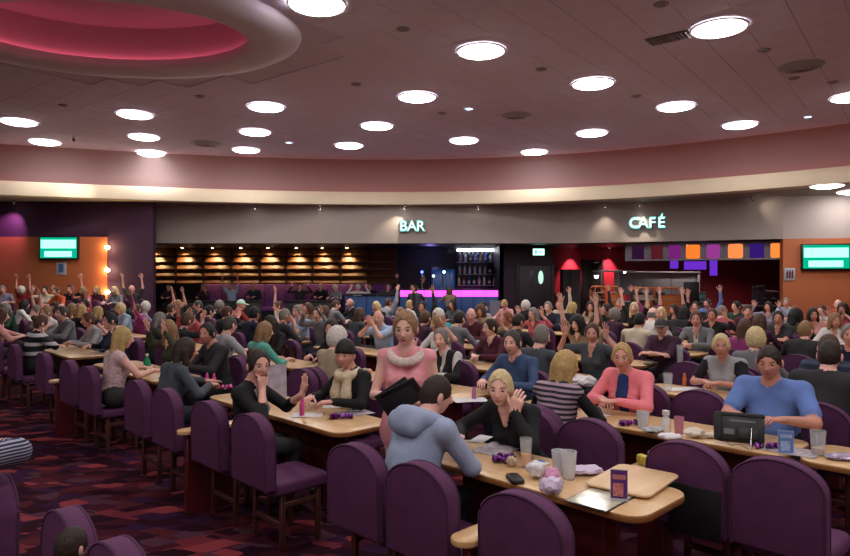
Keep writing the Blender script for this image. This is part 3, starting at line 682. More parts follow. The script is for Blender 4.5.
trolley(592, 617, 286.5, 20.0, 'tall two bay tray trolley with orange frame under the canopy', 2)
trolley(634, 680, 288, 20.2, 'wide tray trolley with orange hoops before the servery counter', 2)
t = thing('till_display', 'tall black till screen seen from behind at the servery', 'till', (XW(691.5, 19.7), 19.7, 0))
link('screen_back', box_me('screen_back', (0, 0, 1.25), (15 / F * 19.9, 0.08, P(0, 279, 19.9).z - 0.9), M_blackplastic, 0.02), t)
link('pedestal', box_me('pedestal', (0, 0, 0.48), (0.3, 0.3, 0.96), M_blackplastic, 0.02), t)
# coffee machine and steel worktop under the dark red tiles
a, b = XW(742, 19.6), XW(776, 19.6)
zw = P(0, 306, 19.6).z
t = thing('steel_worktop', 'steel worktop below the dark red tiles beside the orange wall', 'worktop', ((a + b) / 2, 19.6, 0))
link('top', box_me('top', (0, 0.2, zw), (b - a, 0.6, 0.05), M_steel, 0.01), t)
for k in range(3): link('front_panel', box_me('front_panel', ((k - 1) * (b - a) / 3, 0, zw / 2 - 0.02), ((b - a) / 3 - 0.012, 0.05, zw - 0.05), M_blackplastic, 0.006), t)
p = P(766, 305, 19.8)
t = thing('coffee_machine', 'dark coffee machine on the steel worktop beside the orange wall', 'coffee machine', (p.x, 19.8, zw + 0.027))
link('body', box_me('body', (0, 0.08, 0.22), (0.62, 0.36, 0.44), mat('machine_dark', '#2c2630', 0.4), 0.02), t)
link('hood', box_me('hood', (-0.2, 0.05, 0.51), (0.26, 0.3, 0.14), mat('machine_dark', '#2c2630', 0.4), 0.02), t)
link('cup_rail', box_me('cup_rail', (0.12, -0.12, 0.40), (0.4, 0.05, 0.03), M_steel, 0.008), t)
for s in (-1, 1):
    bm = bmesh.new(); bm_tube(bm, [(s * 0.14, -0.1, 0.2), (s * 0.14, -0.2, 0.2), (s * 0.14, -0.3, 0.19)], [0.035, 0.018, 0.014], 10); link('portafilter', mesh_of('portafilter', bm, M_steel, 40), t)

# unseen downlights added to brighten the dark cafe recess
for x, Y in ((640, 21.3), (686, 20.9), (738, 20.6), (768, 20.0)):
    p = Vector((XW(x, Y), Y, ZB - 0.004)); t = thing('downlight', 'added round downlight brightening the cafe servery', 'downlight', p, 0, 'added downlights over the cafe servery')
    bm = bmesh.new(); bm_lathe(bm, [(0.06, -0.012), (0.08, -0.012), (0.085, 0), (0.06, 0)], 16); link('rim', mesh_of('rim', bm, M_chrome, 40), t)
    bm = bmesh.new(); bm_lathe(bm, [(0, -0.006), (0.06, -0.008)], 16); link('bulb', mesh_of('bulb', bm, emis('servery_fill_bulb', (1, 0.85, 0.75), 6)), t)
    spot(p + Vector((0, 0, -0.03)), p + Vector((0, 0.25, -1)), 60, (1, 0.84, 0.76), 0.05, 120, 0.9, parent=t)
# ------------------------------------------------------------------ seating lattice: u runs along a row of seats, v across the rows
ANG = math.radians(45.6)
VX, VY = math.sin(ANG), math.cos(ANG)       # direction the first row of chairs faces
UX, UY = math.cos(ANG), -math.sin(ANG)
PITCH = 1.57
def UV(u, v, z=0.0): return Vector((VX * v + UX * u, VY * v + UY * u, z))
def u_from_px(x, v):
    t = (x - CX) / F
    return v * (VY * t - VX) / (UX - t * UY)
RZ_P = -ANG                                  # rotation of something facing +v
RZ_M = math.pi - ANG                         # facing -v
UN = lambda n: -1.93 - 2.72 * n              # ledge position of table unit n

# ------------------------------------------------------------------ chairs
M_fab = mat('purple_fabric', '#54264f', 0.8, noise=0.10, nscale=14, bump=0.25, bscale=220, sheen=0.25)
M_fab2 = mat('purple_piping', '#421e40', 0.8, sheen=0.2)
M_leg = mat('brown_leg', '#4a2622', 0.5, noise=0.1)
def chair_parts():
    W_, T_ = 0.435, 0.085
    pts = [(-W_ / 2, 0, 0.43), (W_ / 2, 0, 0.43), (W_ / 2, 0, 0.755)]
    for k in range(1, 16):
        a = math.pi * k / 16
        pts.append((W_ / 2 * math.cos(a), 0, 0.755 + 0.145 * math.sin(a)))
    pts.append((-W_ / 2, 0, 0.755))
    def tilt(me):
        for v_ in me.vertices:
            v_.co.y -= 0.01 * (v_.co.z - 0.43) / 0.5
        return me
    bm = bmesh.new(); bm_prism(bm, [(x, -0.205 - T_ / 2, z) for x, y, z in pts], (0, T_, 0), 0.014, 3)
    back = tilt(mesh_of('backrest', bm, M_fab, 50))
    # piping along both faces of the back
    ring = pts[1:] + [pts[0]]
    bm = bmesh.new()
    for yy in (-0.205 - T_ / 2 + 0.004, -0.205 + T_ / 2 - 0.004):
        bm_tube(bm, [(x * 0.985, yy, z - 0.004) for x, y, z in ring], 0.007, 6)
    pip = tilt(mesh_of('piping', bm, M_fab2, 60))
    bm = bmesh.new(); bm_prism(bm, [(x, y + 0.045, 0.375) for x, y in rrect(0.43, 0.45, 0.06)], (0, 0, 0.085), 0.025, 3)
    seat = mesh_of('seat', bm, M_fab, 50)
    leg = box_me('leg', (0, 0, 0.187), (0.036, 0.036, 0.374), M_leg, 0.006, None, 1)
    rail = box_me('stretcher', (0, 0, 0), (0.36, 0.03, 0.035), M_leg, 0.005, None, 1)
    rail2 = box_me('side_rail', (0, 0, 0), (0.03, 0.26, 0.035), M_leg, 0.005, None, 1)
    return back, pip, seat, leg, rail, rail2
CH = chair_parts()
def chair(u, v, face, label, group=None, full=True, turn=0.0, s=1.0):
    """v is the position of the backrest line"""
    f = 1 if face > 0 else -1
    loc = UV(u, v + f * 0.215)
    t = thing('padded_chair', label, 'chair', loc, (RZ_P if f > 0 else RZ_M) + turn, group)
    t.scale = (s, s, s)
    b = link('backrest', CH[0], t); link('seat', CH[2], t)
    if full: link('piping', CH[1], b)
    for x in (-0.17, 0.17):
        for y in (-0.09, 0.19): link('leg', CH[3], t, (x, y, 0))
    link('stretcher', CH[4], t, (0, -0.09, 0.17))
    if full:
        link('stretcher', CH[4], t, (0, 0.19, 0.17))
        for x in (-0.17, 0.17): link('side_rail', CH[5], t, (x, 0.05, 0.30))
    return t

# ------------------------------------------------------------------ tables
M_top = wood('table_laminate', '#cda676', '#dcb98a', 2.0, (10, 0.8, 1), 0.32)
M_edge = mat('table_edge', '#8a5a30', 0.4)
M_maroon = mat('maroon_panel', '#5a1a20', 0.45, noise=0.08)
TBL = {}
def table_meshes(L):
    L = round(L, 2)
    if L in TBL: return TBL[L]
    W_ = 0.54
    bm = bmesh.new(); bm_prism(bm, [(y, x, 0.715) for x, y in rrect(L, W_, 0.11, 6)], (0, 0, 0.008), 0.003, 2); top = mesh_of('tabletop', bm, M_top, 40)
    bm = bmesh.new(); bm_prism(bm, [(y, x, 0.688) for x, y in rrect(L + 0.006, W_ + 0.006, 0.112, 6)], (0, 0, 0.028), 0.005, 2); edge = mesh_of('edge_band', bm, M_edge, 40)
    TBL[L] = (top, edge,
              box_me('modesty_panel', (0, 0, 0.47), (0.03, L - 0.5, 0.40), M_maroon, 0.005, None, 1),
              box_me('pedestal', (0, 0, 0.355), (0.06, 0.42, 0.665), M_maroon, 0.01, None, 1),
              box_me('foot_bar', (0, 0, 0.015), (0.12, 0.10, 0.03), M_blackplastic, 0.008, None, 1))
    return TBL[L]
LEDGE = None
def table(uc, v, L, label, group=None, ledge=False, bolts=False):
    global LEDGE
    t = thing('bingo_table', label, 'table', UV(uc, v), -ANG - math.pi / 2, group)
    me = table_meshes(L)
    link('tabletop', me[0], t); link('edge_band', me[1], t); link('modesty_panel', me[2], t)
    for s in (-1, 1):
        p = link('pedestal', me[3], t, (0, s * (L / 2 - 0.42), 0)); link('foot_bar', me[4], p)
        p.scale = (1, 0.5, 1)
    if ledge is not False:
        if LEDGE is None:
            pts = [(-0.065, 0.0), (0.065, 0.0), (0.065, 0.56)] + [(0.065 * math.cos(a), 0.56 + 0.065 * math.sin(a)) for a in np.linspace(0.3, math.pi - 0.3, 6)] + [(-0.065, 0.56)]
            bm = bmesh.new(); bm_prism(bm, [(x, -y, 0.615) for x, y in pts], (0, 0, 0.03), 0.006, 2)
            LEDGE = (mesh_of('ledge', bm, M_top, 40), box_me('ledge_panel', (0, -0.36, 0.307), (0.05, 0.40, 0.614), M_maroon, 0.006, None, 1))
        # ledge runs out from the table towards the aisle between two chairs (local +x of the table after its turn)
        o = link('ledge', LEDGE[0], t, (0.26, 0, 0)); o.rotation_euler = (0, 0, math.pi / 2); o.location.y = ledge
        o2 = link('ledge_panel', LEDGE[1], o)
    return t

# ------------------------------------------------------------------ figures: smooth field meshed with surface nets
class Field:
    def __init__(s, lo, hi, h):
        s.lo = np.array(lo, float); s.h = h
        s.n = np.ceil((np.array(hi) - s.lo) / h).astype(int) + 1
        s.F = np.full(s.n, 1.0, np.float32); s.D = np.full(s.n, 1e3, np.float32); s.M = np.zeros(s.n, np.int8)
    def cap(s, a, b, ra, rb, m, k=0.03, flat=None, sharp=False):
        a = np.array(a, float); b = np.array(b, float); R = max(ra, rb) * (1.0 if flat is None else max(1, flat[1])) + k + 2.5 * s.h
        lo = np.maximum(np.floor((np.minimum(a, b) - R - s.lo) / s.h).astype(int), 0)
        hi = np.minimum(np.ceil((np.maximum(a, b) + R - s.lo) / s.h).astype(int) + 1, s.n)
        if (hi <= lo).any(): return
        sl = tuple(slice(l, q) for l, q in zip(lo, hi))
        g = np.stack(np.meshgrid(*[s.lo[i] + np.arange(lo[i], hi[i]) * s.h for i in range(3)], indexing='ij'), -1)
        if flat is not None:
            n_ = np.array(flat[0], float); n_ /= np.linalg.norm(n_); q = 1 / flat[1] - 1
            g = g + (g @ n_)[..., None] * n_ * q; a = a + n_ * (a @ n_) * q; b = b + n_ * (b @ n_) * q
        ba = b - a; L2 = ba @ ba
        t = np.clip(((g - a) @ ba) / L2, 0, 1) if L2 > 1e-9 else np.zeros(g.shape[:3])
        d = np.linalg.norm(g - a - t[..., None] * ba, axis=-1) - (ra + (rb - ra) * t)
        d = d.astype(np.float32)
        f = s.F[sl]
        if sharp: s.F[sl] = np.minimum(f, d)
        else:
            hh = np.clip(0.5 + 0.5 * (d - f) / k, 0, 1)
            s.F[sl] = d + (f - d) * (1 - hh) - k * hh * (1 - hh) if False else (d * (1 - hh) + f * hh) - k * hh * (1 - hh)
        D = s.D[sl]; c = d < D; D[c] = d[c]; s.M[sl][c] = m
    def mesh(s):
        return surface_nets(s.F, s.lo, s.h, s.M)
def surface_nets(F, lo, h, Mt=None):
    ins = F < 0
    n = np.array(F.shape) - 1
    c = [(i, j, k) for i in (0, 1) for j in (0, 1) for k in (0, 1)]
    sub = lambda A, o: A[o[0]:o[0] + n[0], o[1]:o[1] + n[1], o[2]:o[2] + n[2]]
    cnt = sum(sub(ins, o).astype(np.int8) for o in c)
    act = (cnt > 0) & (cnt < 8)
    idx = -np.ones(tuple(n), int); ii = np.argwhere(act); idx[act] = np.arange(len(ii))
    pos = np.zeros((len(ii), 3)); num = np.zeros(len(ii))
    for ax in range(3):
        for o in c:
            if o[ax]: continue
            o2 = list(o); o2[ax] = 1
            a = sub(F, o)[act]; b = sub(F, o2)[act]
            x = (a < 0) != (b < 0)
            t = np.where(x, a / np.where(x, a - b, 1), 0)
            p = np.array(o, float)[None].repeat(len(ii), 0); p[:, ax] += t
            pos[x] += p[x]; num[x] += 1
    pos = (pos / num[:, None] + ii) * h + lo
    faces = []
    for ax in range(3):
        b1, b2 = (ax + 1) % 3, (ax + 2) % 3
        A = [slice(None)] * 3; B = [slice(None)] * 3
        A[ax] = slice(0, -1); B[ax] = slice(1, None)
        for q in (b1, b2): A[q] = slice(1, -1); B[q] = slice(1, -1)
        a = ins[tuple(A)]; b = ins[tuple(B)]
        for flip, msk in ((False, a & ~b), (True, ~a & b)):
            e = np.argwhere(msk)
            if not len(e): continue
            e = e.copy(); e[:, b1] += 1; e[:, b2] += 1
            def g(d1, d2):
                k = e.copy(); k[:, b1] += d1; k[:, b2] += d2
                return idx[k[:, 0], k[:, 1], k[:, 2]]
            q = np.stack([g(-1, -1), g(0, -1), g(0, 0), g(-1, 0)], 1)
            faces.append(q[:, ::-1] if flip else q)
    faces = np.concatenate(faces); faces = faces[(faces >= 0).all(1)]
    fm = None
    if Mt is not None:
        vm = Mt[ii[:, 0], ii[:, 1], ii[:, 2]]
        fm = vm[faces[:, 0]]
    return pos, faces, fm
class Acc:
    def __init__(s): s.v = []; s.f = []; s.m = []; s.n = 0
    def add(s, v, f, m):
        s.v.append(np.asarray(v, float)); s.f += [tuple(int(i) + s.n for i in q) for q in f]
        s.m += (list(m) if hasattr(m, '__len__') else [m] * len(f)); s.n += len(v)
    def mesh(s, name, mats):
        me = bpy.data.meshes.new(name); me.from_pydata(np.concatenate(s.v).tolist(), [], s.f)
        for q in mats: me.materials.append(q)
        me.polygons.foreach_set('material_index', np.array(s.m, np.int32)); me.shade_smooth(); me.update()
        return me
def rot_frame(y, z):
    """3x3 with columns right, forward(y), up(z)"""
    y = np.array(y, float); y /= np.linalg.norm(y); z = np.array(z, float); x = np.cross(y, z); x /= np.linalg.norm(x); z = np.cross(x, y)
    return np.stack([x, y, z], 1)
# head: deformed sphere, face towards +Y
def head_shape(nl=44, nt=40, female=True):
    v, f = [], []
    for i in range(nt + 1):
        th = math.pi * i / nt
        for j in range(nl):
            t = -math.pi + 2 * math.pi * j / nl; ph = t - 0.45 * math.sin(t)
            x, y, z = math.sin(th) * math.sin(ph), math.sin(th) * math.cos(ph), math.cos(th)
            v.append((x, y, z))
    v = np.array(v)
    x, y, z = v.T
    X = x * 0.076; Y = y * 0.094; Z = z * 0.117
    low = np.clip(-z, 0, 1)
    X = X * (1 - (0.34 if female else 0.24) * low ** 1.5)
    Y = Y - np.where(y < 0, 0.030 * low * (-y), 0) * -1 * 0.9         # nape pulled in
    front = np.clip(y, 0, 1)
    Y = Y - 0.006 * front * np.clip(z, 0, 1)
    g = lambda cx, cz, sx, sz: np.exp(-((X - cx) / sx) ** 2 - ((Z - cz) / sz) ** 2) * (y > 0)
    Y = Y + 0.027 * g(0, -0.022, 0.011, 0.014) + 0.014 * g(0, 0.002, 0.008, 0.022)          # nose
    Y = Y - 0.011 * (g(0.031, 0.010, 0.016, 0.011) + g(-0.031, 0.010, 0.016, 0.011))       # eye sockets
    Y = Y + 0.004 * (g(0.03, 0.030, 0.022, 0.008) + g(-0.03, 0.030, 0.022, 0.008))         # brows
    Y = Y + 0.006 * g(0, -0.058, 0.022, 0.010) - 0.004 * g(0, -0.059, 0.024, 0.002)        # lips
    Y = Y + 0.010 * g(0, -0.092, 0.022, 0.016)                                             # chin
    Y = Y + 0.004 * (g(0.042, -0.022, 0.018, 0.018) + g(-0.042, -0.022, 0.018, 0.018))     # cheeks
    P_ = np.stack([X, Y, Z], 1)
    fm = []
    for i in range(nt):
        for j in range(nl):
            a = i * nl + j; b = i * nl + (j + 1) % nl; c = b + nl; d = a + nl
            f.append((a, d, c, b))
            m = P_[[a, b, c, d]].mean(0)
            mi = 0
            if m[1] > 0.05:
                if abs(m[0]) < 0.023 and abs(m[2] + 0.060 - 9 * m[0] ** 2) < 0.0062: mi = 5
                elif 0.016 < abs(m[0]) < 0.047 and 0.026 < m[2] < 0.0345: mi = 7
            fm.append(mi)
    A = Acc(); A.add(P_, f, fm)
    for s in (-1, 1):
        # ear
        ev, ef = [], []
        for i in range(7):
            for j in range(8):
                th = math.pi * i / 6; ph = 2 * math.pi * j / 8
                ev.append((s * 0.077 + s * 0.012 * math.sin(th) * math.cos(ph) + s * 0.004, -0.008 + 0.019 * math.sin(th) * math.sin(ph) , -0.008 + 0.032 * math.cos(th)))
        for i in range(6):
            for j in range(8): ef.append((i * 8 + j, i * 8 + (j + 1) % 8, (i + 1) * 8 + (j + 1) % 8, (i + 1) * 8 + j))
        A.add(ev, ef, 0)
        # eye
        ev, ef, em = [], [], []
        c = np.array((s * 0.031, 0.072, 0.010))
        for i in range(11):
            for j in range(10):
                th = math.pi * i / 10; ph = 2 * math.pi * j / 10
                ev.append(c + 0.0135 * np.array((math.sin(th) * math.cos(ph), math.cos(th), math.sin(th) * math.sin(ph) * 0.75)))
        for i in range(10):
            for j in range(10): ef.append((i * 10 + j, i * 10 + (j + 1) % 10, (i + 1) * 10 + (j + 1) % 10, (i + 1) * 10 + j)); em.append(3 if i < 2 else 4)
        A.add(ev, ef, em)
    return np.concatenate(A.v), A.f, A.m
HEADS = {True: head_shape(female=True), False: head_shape(female=False)}
def tube_np(A, pts, rad, m, n=6):
    pts = [np.array(p, float) for p in pts]; vs = []; fs = []
    for i, p in enumerate(pts):
        d = pts[min(i + 1, len(pts) - 1)] - pts[max(i - 1, 0)]; d /= np.linalg.norm(d)
        a = np.array((0, 0, 1.0)) if abs(d[2]) < 0.9 else np.array((1.0, 0, 0))
        x = np.cross(d, a); x /= np.linalg.norm(x); y = np.cross(d, x)
        for k in range(n):
            q = 2 * math.pi * k / n; vs.append(p + (x * math.cos(q) + y * math.sin(q)) * rad[i])
    for i in range(len(pts) - 1):
        for k in range(n): fs.append((i * n + k, i * n + (k + 1) % n, (i + 1) * n + (k + 1) % n, (i + 1) * n + k))
    vs.append(pts[-1] + d * rad[-1] * 0.7); e = len(vs) - 1; b = (len(pts) - 1) * n
    for k in range(n): fs.append((b + k, b + (k + 1) % n, e))
    A.add(vs, fs, m)
def hand(A, fld, W, f, nrm, side, pose):
    """W wrist, f pointing direction, nrm palm normal; palm goes to the field, fingers are tubes rooted inside it"""
    R = rot_frame(f, nrm); f = R[:, 1]; nrm = R[:, 2]; ac = R[:, 0] * side      # ac points to the thumb side? thumb = -ac*... chosen below
    W = np.array(W, float)
    fld.cap(W - f * 0.01 - ac * 0.012, W + f * 0.075 - ac * 0.022, 0.024, 0.026, 0, 0.015, (nrm, 0.55))
    fld.cap(W + ac * 0.012, W + f * 0.075 + ac * 0.022, 0.024, 0.026, 0, 0.015, (nrm, 0.55))
    curl, spread = {'open': (0.12, 0.16), 'relax': (0.45, 0.06), 'grip': (0.95, 0.02), 'flat': (0.10, 0.07), 'fist': (1.25, 0.0)}[pose]
    Ls = (0.072, 0.082, 0.076, 0.058)
    for i in range(4):
        o = 1.5 - i
        b = W + f * (0.088 - 0.004 * abs(o - 0.5)) + ac * o * 0.0195
        d = f * math.cos(spread * o) + ac * math.sin(spread * o)
        pts = [b - d * 0.02, b]; a = 0.0
        for L in (0.45, 0.30, 0.25):
            a += curl
            pts.append(pts[-1] + (d * math.cos(a) + nrm * math.sin(a)) * Ls[i] * L)
        tube_np(A, pts, [0.0098, 0.0098, 0.009, 0.0082, 0.0072], 0)
    b = W + f * 0.028 + ac * 0.026
    d = f * 0.62 + ac * 0.75 + nrm * 0.2; d /= np.linalg.norm(d)
    d2 = d + f * 0.5 + nrm * curl * 0.5; d2 /= np.linalg.norm(d2)
    tube_np(A, [b - d * 0.015, b + d * 0.02, b + d * 0.045, b + d * 0.045 + d2 * 0.03, b + d * 0.045 + d2 * 0.052], [0.013, 0.0125, 0.011, 0.0098, 0.0085], 0)
def ik(S, Wt, L1, L2, pole):
    S = np.array(S, float); Wt = np.array(Wt, float); d = Wt - S; L = np.linalg.norm(d)
    mx = (L1 + L2) * 0.985
    if L > mx: Wt = S + d * mx / L; d = Wt - S; L = mx
    a = (L1 * L1 - L2 * L2 + L * L) / (2 * L); hh = math.sqrt(max(L1 * L1 - a * a, 1e-6))
    p = np.array(pole, float); u = d / L; p = p - u * (p @ u); p /= np.linalg.norm(p)
    return S + u * a + p * hh, Wt
# arm poses: wrist (x given for the right arm, mirrored for the left), elbow pole, finger direction, palm normal, hand pose
ARM = {
    'table': ((0.15, 0.40, 0.85), (0.75, -0.3, -0.6), (-0.55, 0.9, -0.08), (0, -0.1, -1), 'relax'),
    'tablein': ((0.06, 0.40, 0.85), (0.8, -0.2, -0.5), (-0.75, 0.6, -0.05), (0, -0.1, -1), 'relax'),
    'up': ((0.30, 0.14, 1.50), (1.0, -0.1, -0.2), (0.15, 0.1, 1), (0, 1, -0.1), 'open'),
    'uphigh': ((0.22, 0.08, 1.56), (1.0, 0.2, 0.1), (0.05, 0.1, 1), (0, 1, -0.1), 'open'),
    'half': ((0.27, 0.26, 1.20), (0.9, -0.2, -0.9), (0.15, 0.15, 1), (-0.2, 1, 0), 'open'),
    'clap': ((0.045, 0.30, 1.10), (1.0, -0.2, -0.8), (-0.12, 0.5, 0.85), (-1, 0.0, 0), 'flat'),
    'chin': ((0.07, 0.17, 1.04), (0.8, 0.5, -1.0), (-0.15, -0.1, 1), (-0.3, -1, 0), 'relax'),
    'lap': ((0.10, 0.27, 0.72), (0.9, -0.5, -0.4), (-0.4, 0.9, -0.3), (0, -0.1, -1), 'relax'),
    'fold': ((-0.07, 0.36, 0.86), (1.0, 0.0, -0.3), (-0.95, 0.25, 0.05), (0, -0.3, -1), 'relax'),
    'reach': ((0.16, 0.50, 0.84), (0.9, -0.2, -0.3), (-0.1, 1, -0.05), (0, -0.1, -1), 'flat'),
    'drink': ((0.06, 0.24, 1.06), (1.0, 0.1, -1.0), (-0.8, 0.5, 0.2), (-0.3, -0.8, 0), 'grip'),
}
def body(arms=('table', 'table'), lean=0.12, w=1.0, female=True, sleeve='long', vneck=0.0, yaw=0.0, pitch=0.0, tilt=0.0, h=0.02, stand=False, skirt=False, trunk_mat=1, sleeve_mat=1, bust=1.0, side=0.0, twist=0.0):
    """returns (Acc, head centre, head rotation). materials 0 skin 1 top 2 trousers 3 dark 4 eye white 5 lips 6 second top"""
    fld = Field((-0.75, -0.45, -0.03), (0.75, 0.95, 1.95 if stand else 1.8), h)
    A = Acc()
    hz = 0.86 if stand else 0.595
    Pv = np.array((0, 0, hz)); cl, sl_ = math.cos(lean), math.sin(lean); cs, ss = math.cos(side), math.sin(side)
    def T(x, y, z):
        yy, zz = y * cl + z * sl_, -y * sl_ + z * cl
        q = np.array((x * cs + zz * ss, yy, -x * ss + zz * cs))
        if twist:
            a_ = twist * min(1.0, max(0.0, z / 0.3)); q = np.array((q[0] * math.cos(a_) - q[1] * math.sin(a_), q[0] * math.sin(a_) + q[1] * math.cos(a_), q[2]))
        return Pv + q
    TW = np.array(((math.cos(twist), -math.sin(twist), 0), (math.sin(twist), math.cos(twist), 0), (0, 0, 1)))
    fr = TW @ np.array((0, cl, -sl_))
    k = 0.04
    # trunk
    fld.cap(T(-0.075 * w, 0.0, 0.0), T(0.075 * w, 0.0, 0.0), 0.114 * w, 0.114 * w, 6 if skirt else 2, k, (fr, 0.95))
    fld.cap(T(0, 0, 0.06), T(0, 0.0, 0.22), 0.135 * w, 0.128 * w, trunk_mat, k, (fr, 0.80 if w < 1.15 else 0.98))
    fld.cap(T(-0.05, 0.005, 0.20), T(-0.075, -0.005, 0.36), 0.105 * w, 0.100 * w, trunk_mat, k, (fr, 0.88))
    fld.cap(T(0.05, 0.005, 0.20), T(0.075, -0.005, 0.36), 0.105 * w, 0.100 * w, trunk_mat, k, (fr, 0.88))
    sw_ = (0.160 if female else 0.178) * (0.7 + 0.3 * w)
    SH = [T(-sw_, -0.015, 0.425), T(sw_, -0.015, 0.425)]
    fld.cap(SH[0], SH[1], 0.058 * w, 0.058 * w, trunk_mat, k)
    nk = T(0, 0.0, 0.465)
    fld.cap(T(-0.09, -0.015, 0.43), nk, 0.05, 0.052, trunk_mat, k); fld.cap(T(0.09, -0.015, 0.43), nk, 0.05, 0.052, trunk_mat, k)
    if female and bust:
        for s in (-1, 1): fld.cap(T(s * 0.07 * w, 0.075, 0.285), T(s * 0.075 * w, 0.07, 0.30), 0.065 * w * bust, 0.055 * w * bust, trunk_mat, k)
    elif w > 1.15: fld.cap(T(0, 0.045, 0.12), T(0, 0.045, 0.16), 0.115 * w, 0.11 * w, trunk_mat, 0.06)
    if vneck: fld.cap(T(0, 0.055, 0.475), T(0, 0.075 + 0.01 * w, 0.475 - vneck), 0.045, 0.02, 0, 0.012)
    # neck and head
    hc = T(0, 0.045, 0.625) + np.array((math.sin(tilt) * 0.03, 0.02 * pitch, 0.0))
    fld.cap(T(0, 0.0, 0.465), hc + np.array((0, -0.02, -0.03)), 0.054 if female else 0.060, 0.048 if female else 0.054, 0, 0.02)
    # legs
    for s in (-1, 1):
        hip = T(s * 0.085 * w, 0.02, -0.01)
        if stand:
            kn = np.array((s * 0.085, 0.02, 0.45)); an = np.array((s * 0.08, -0.02, 0.07)); lm = 0 if skirt else 2
            fld.cap(hip, kn, 0.085 * w, 0.055, lm, 0.03)
        else:
            kn = np.array((s * 0.105 * w, 0.385, 0.545)); an = np.array((s * 0.10, 0.315, 0.08)); lm = 2
            fld.cap(hip, kn, 0.085 * w, 0.062, lm, 0.03)
        fld.cap(kn, an, 0.056, 0.037, lm, 0.02)
        fld.cap(an + np.array((0, -0.03, -0.035)), an + np.array((s * 0.015, 0.09, -0.045)), 0.036, 0.03, 3, 0.015)
    if skirt and stand:
        fld.cap(T(0, 0, 0.10), (0, 0.0, hz - 0.06), 0.135 * w, 0.165 * w, 1, 0.05, ((0, 1, 0), 0.85))
        fld.cap((0, 0, hz - 0.06), (0, 0.01, skirt + 0.10), 0.165 * w, 0.15 * w, 1, 0.04, ((0, 1, 0), 0.88))
        fld.cap((-0.05, 0, skirt + 0.17), (0.05, 0.01, skirt + 0.17), 0.155 * w, 0.155 * w, 1, 0.03, ((0, 1, 0), 0.88))
    # arms
    for ai, s in ((0, -1), (1, 1)):
        a = ARM[arms[ai]] if isinstance(arms[ai], str) else arms[ai]
        mir = np.array((s, 1, 1.0))
        Wt = TW @ (np.array(a[0]) * mir)
        if stand and isinstance(arms[ai], str): Wt = Wt + np.array((0, 0, 0.31))
        S = SH[ai]
        El, Wt = ik(S, Wt, 0.275, 0.25, TW @ (np.array(a[1]) * mir))
        ex = 0.006
        um = sleeve_mat if sleeve in ('long', 'short', 'mid') else 0
        if sleeve == 'short':
            mid = S + (El - S) * 0.72
            fld.cap(S, mid, 0.056 * w, 0.054 * w, sleeve_mat, 0.03); fld.cap(mid, El, 0.041 * w, 0.036 * w, 0, 0.015)
        else:
            fld.cap(S, El, (0.052 if um else 0.046) * w, (0.044 if um else 0.037) * w, um, 0.03)
        if sleeve == 'long':
            cu = El + (Wt - El) * 0.90
            fld.cap(El, cu, 0.044 * w, 0.034, sleeve_mat, 0.02); fld.cap(cu, Wt, 0.026, 0.024, 0, 0.008)
        elif sleeve == 'mid':
            cu = El + (Wt - El) * 0.35
            fld.cap(El, cu, 0.044 * w, 0.042, sleeve_mat, 0.02); fld.cap(cu, Wt, 0.034, 0.025, 0, 0.008)
        else:
            fld.cap(El, Wt, 0.037 * w, 0.025, 0, 0.015)
        fdir = TW @ (np.array(a[2]) * mir); nrm = TW @ (np.array(a[3]) * mir)
        # palm follows: keep the thumb towards the body midline / upwards
        hand(A, fld, Wt, fdir, nrm, thumb_side(fdir, nrm, s), a[4])
    p, f, m = fld.mesh()
    A.add(p, f, m)
    yaw += twist; cy, sy = math.cos(yaw), math.sin(yaw); cp, sp_ = math.cos(pitch), math.sin(pitch); ct, st = math.cos(tilt), math.sin(tilt)
    Rz = np.array(((cy, -sy, 0), (sy, cy, 0), (0, 0, 1))); Rx = np.array(((1, 0, 0), (0, cp, -sp_), (0, sp_, cp))); Ry = np.array(((ct, 0, st), (0, 1, 0), (-st, 0, ct)))
    R = Rz @ Rx @ Ry
    hv, hf, hm = HEADS[female]
    A.add(hv @ R.T + hc, hf, hm)
    return A, hc, R
def thumb_side(f, n, s):
    """thumb lies on the inner/upper side: pick the sign so the across axis points to the midline (or up)"""
    R = rot_frame(f, n); ac = R[:, 0]
    want = np.array((-s * 1.0, -0.2, 0.5))
    return 1 if ac @ want > 0 else -1
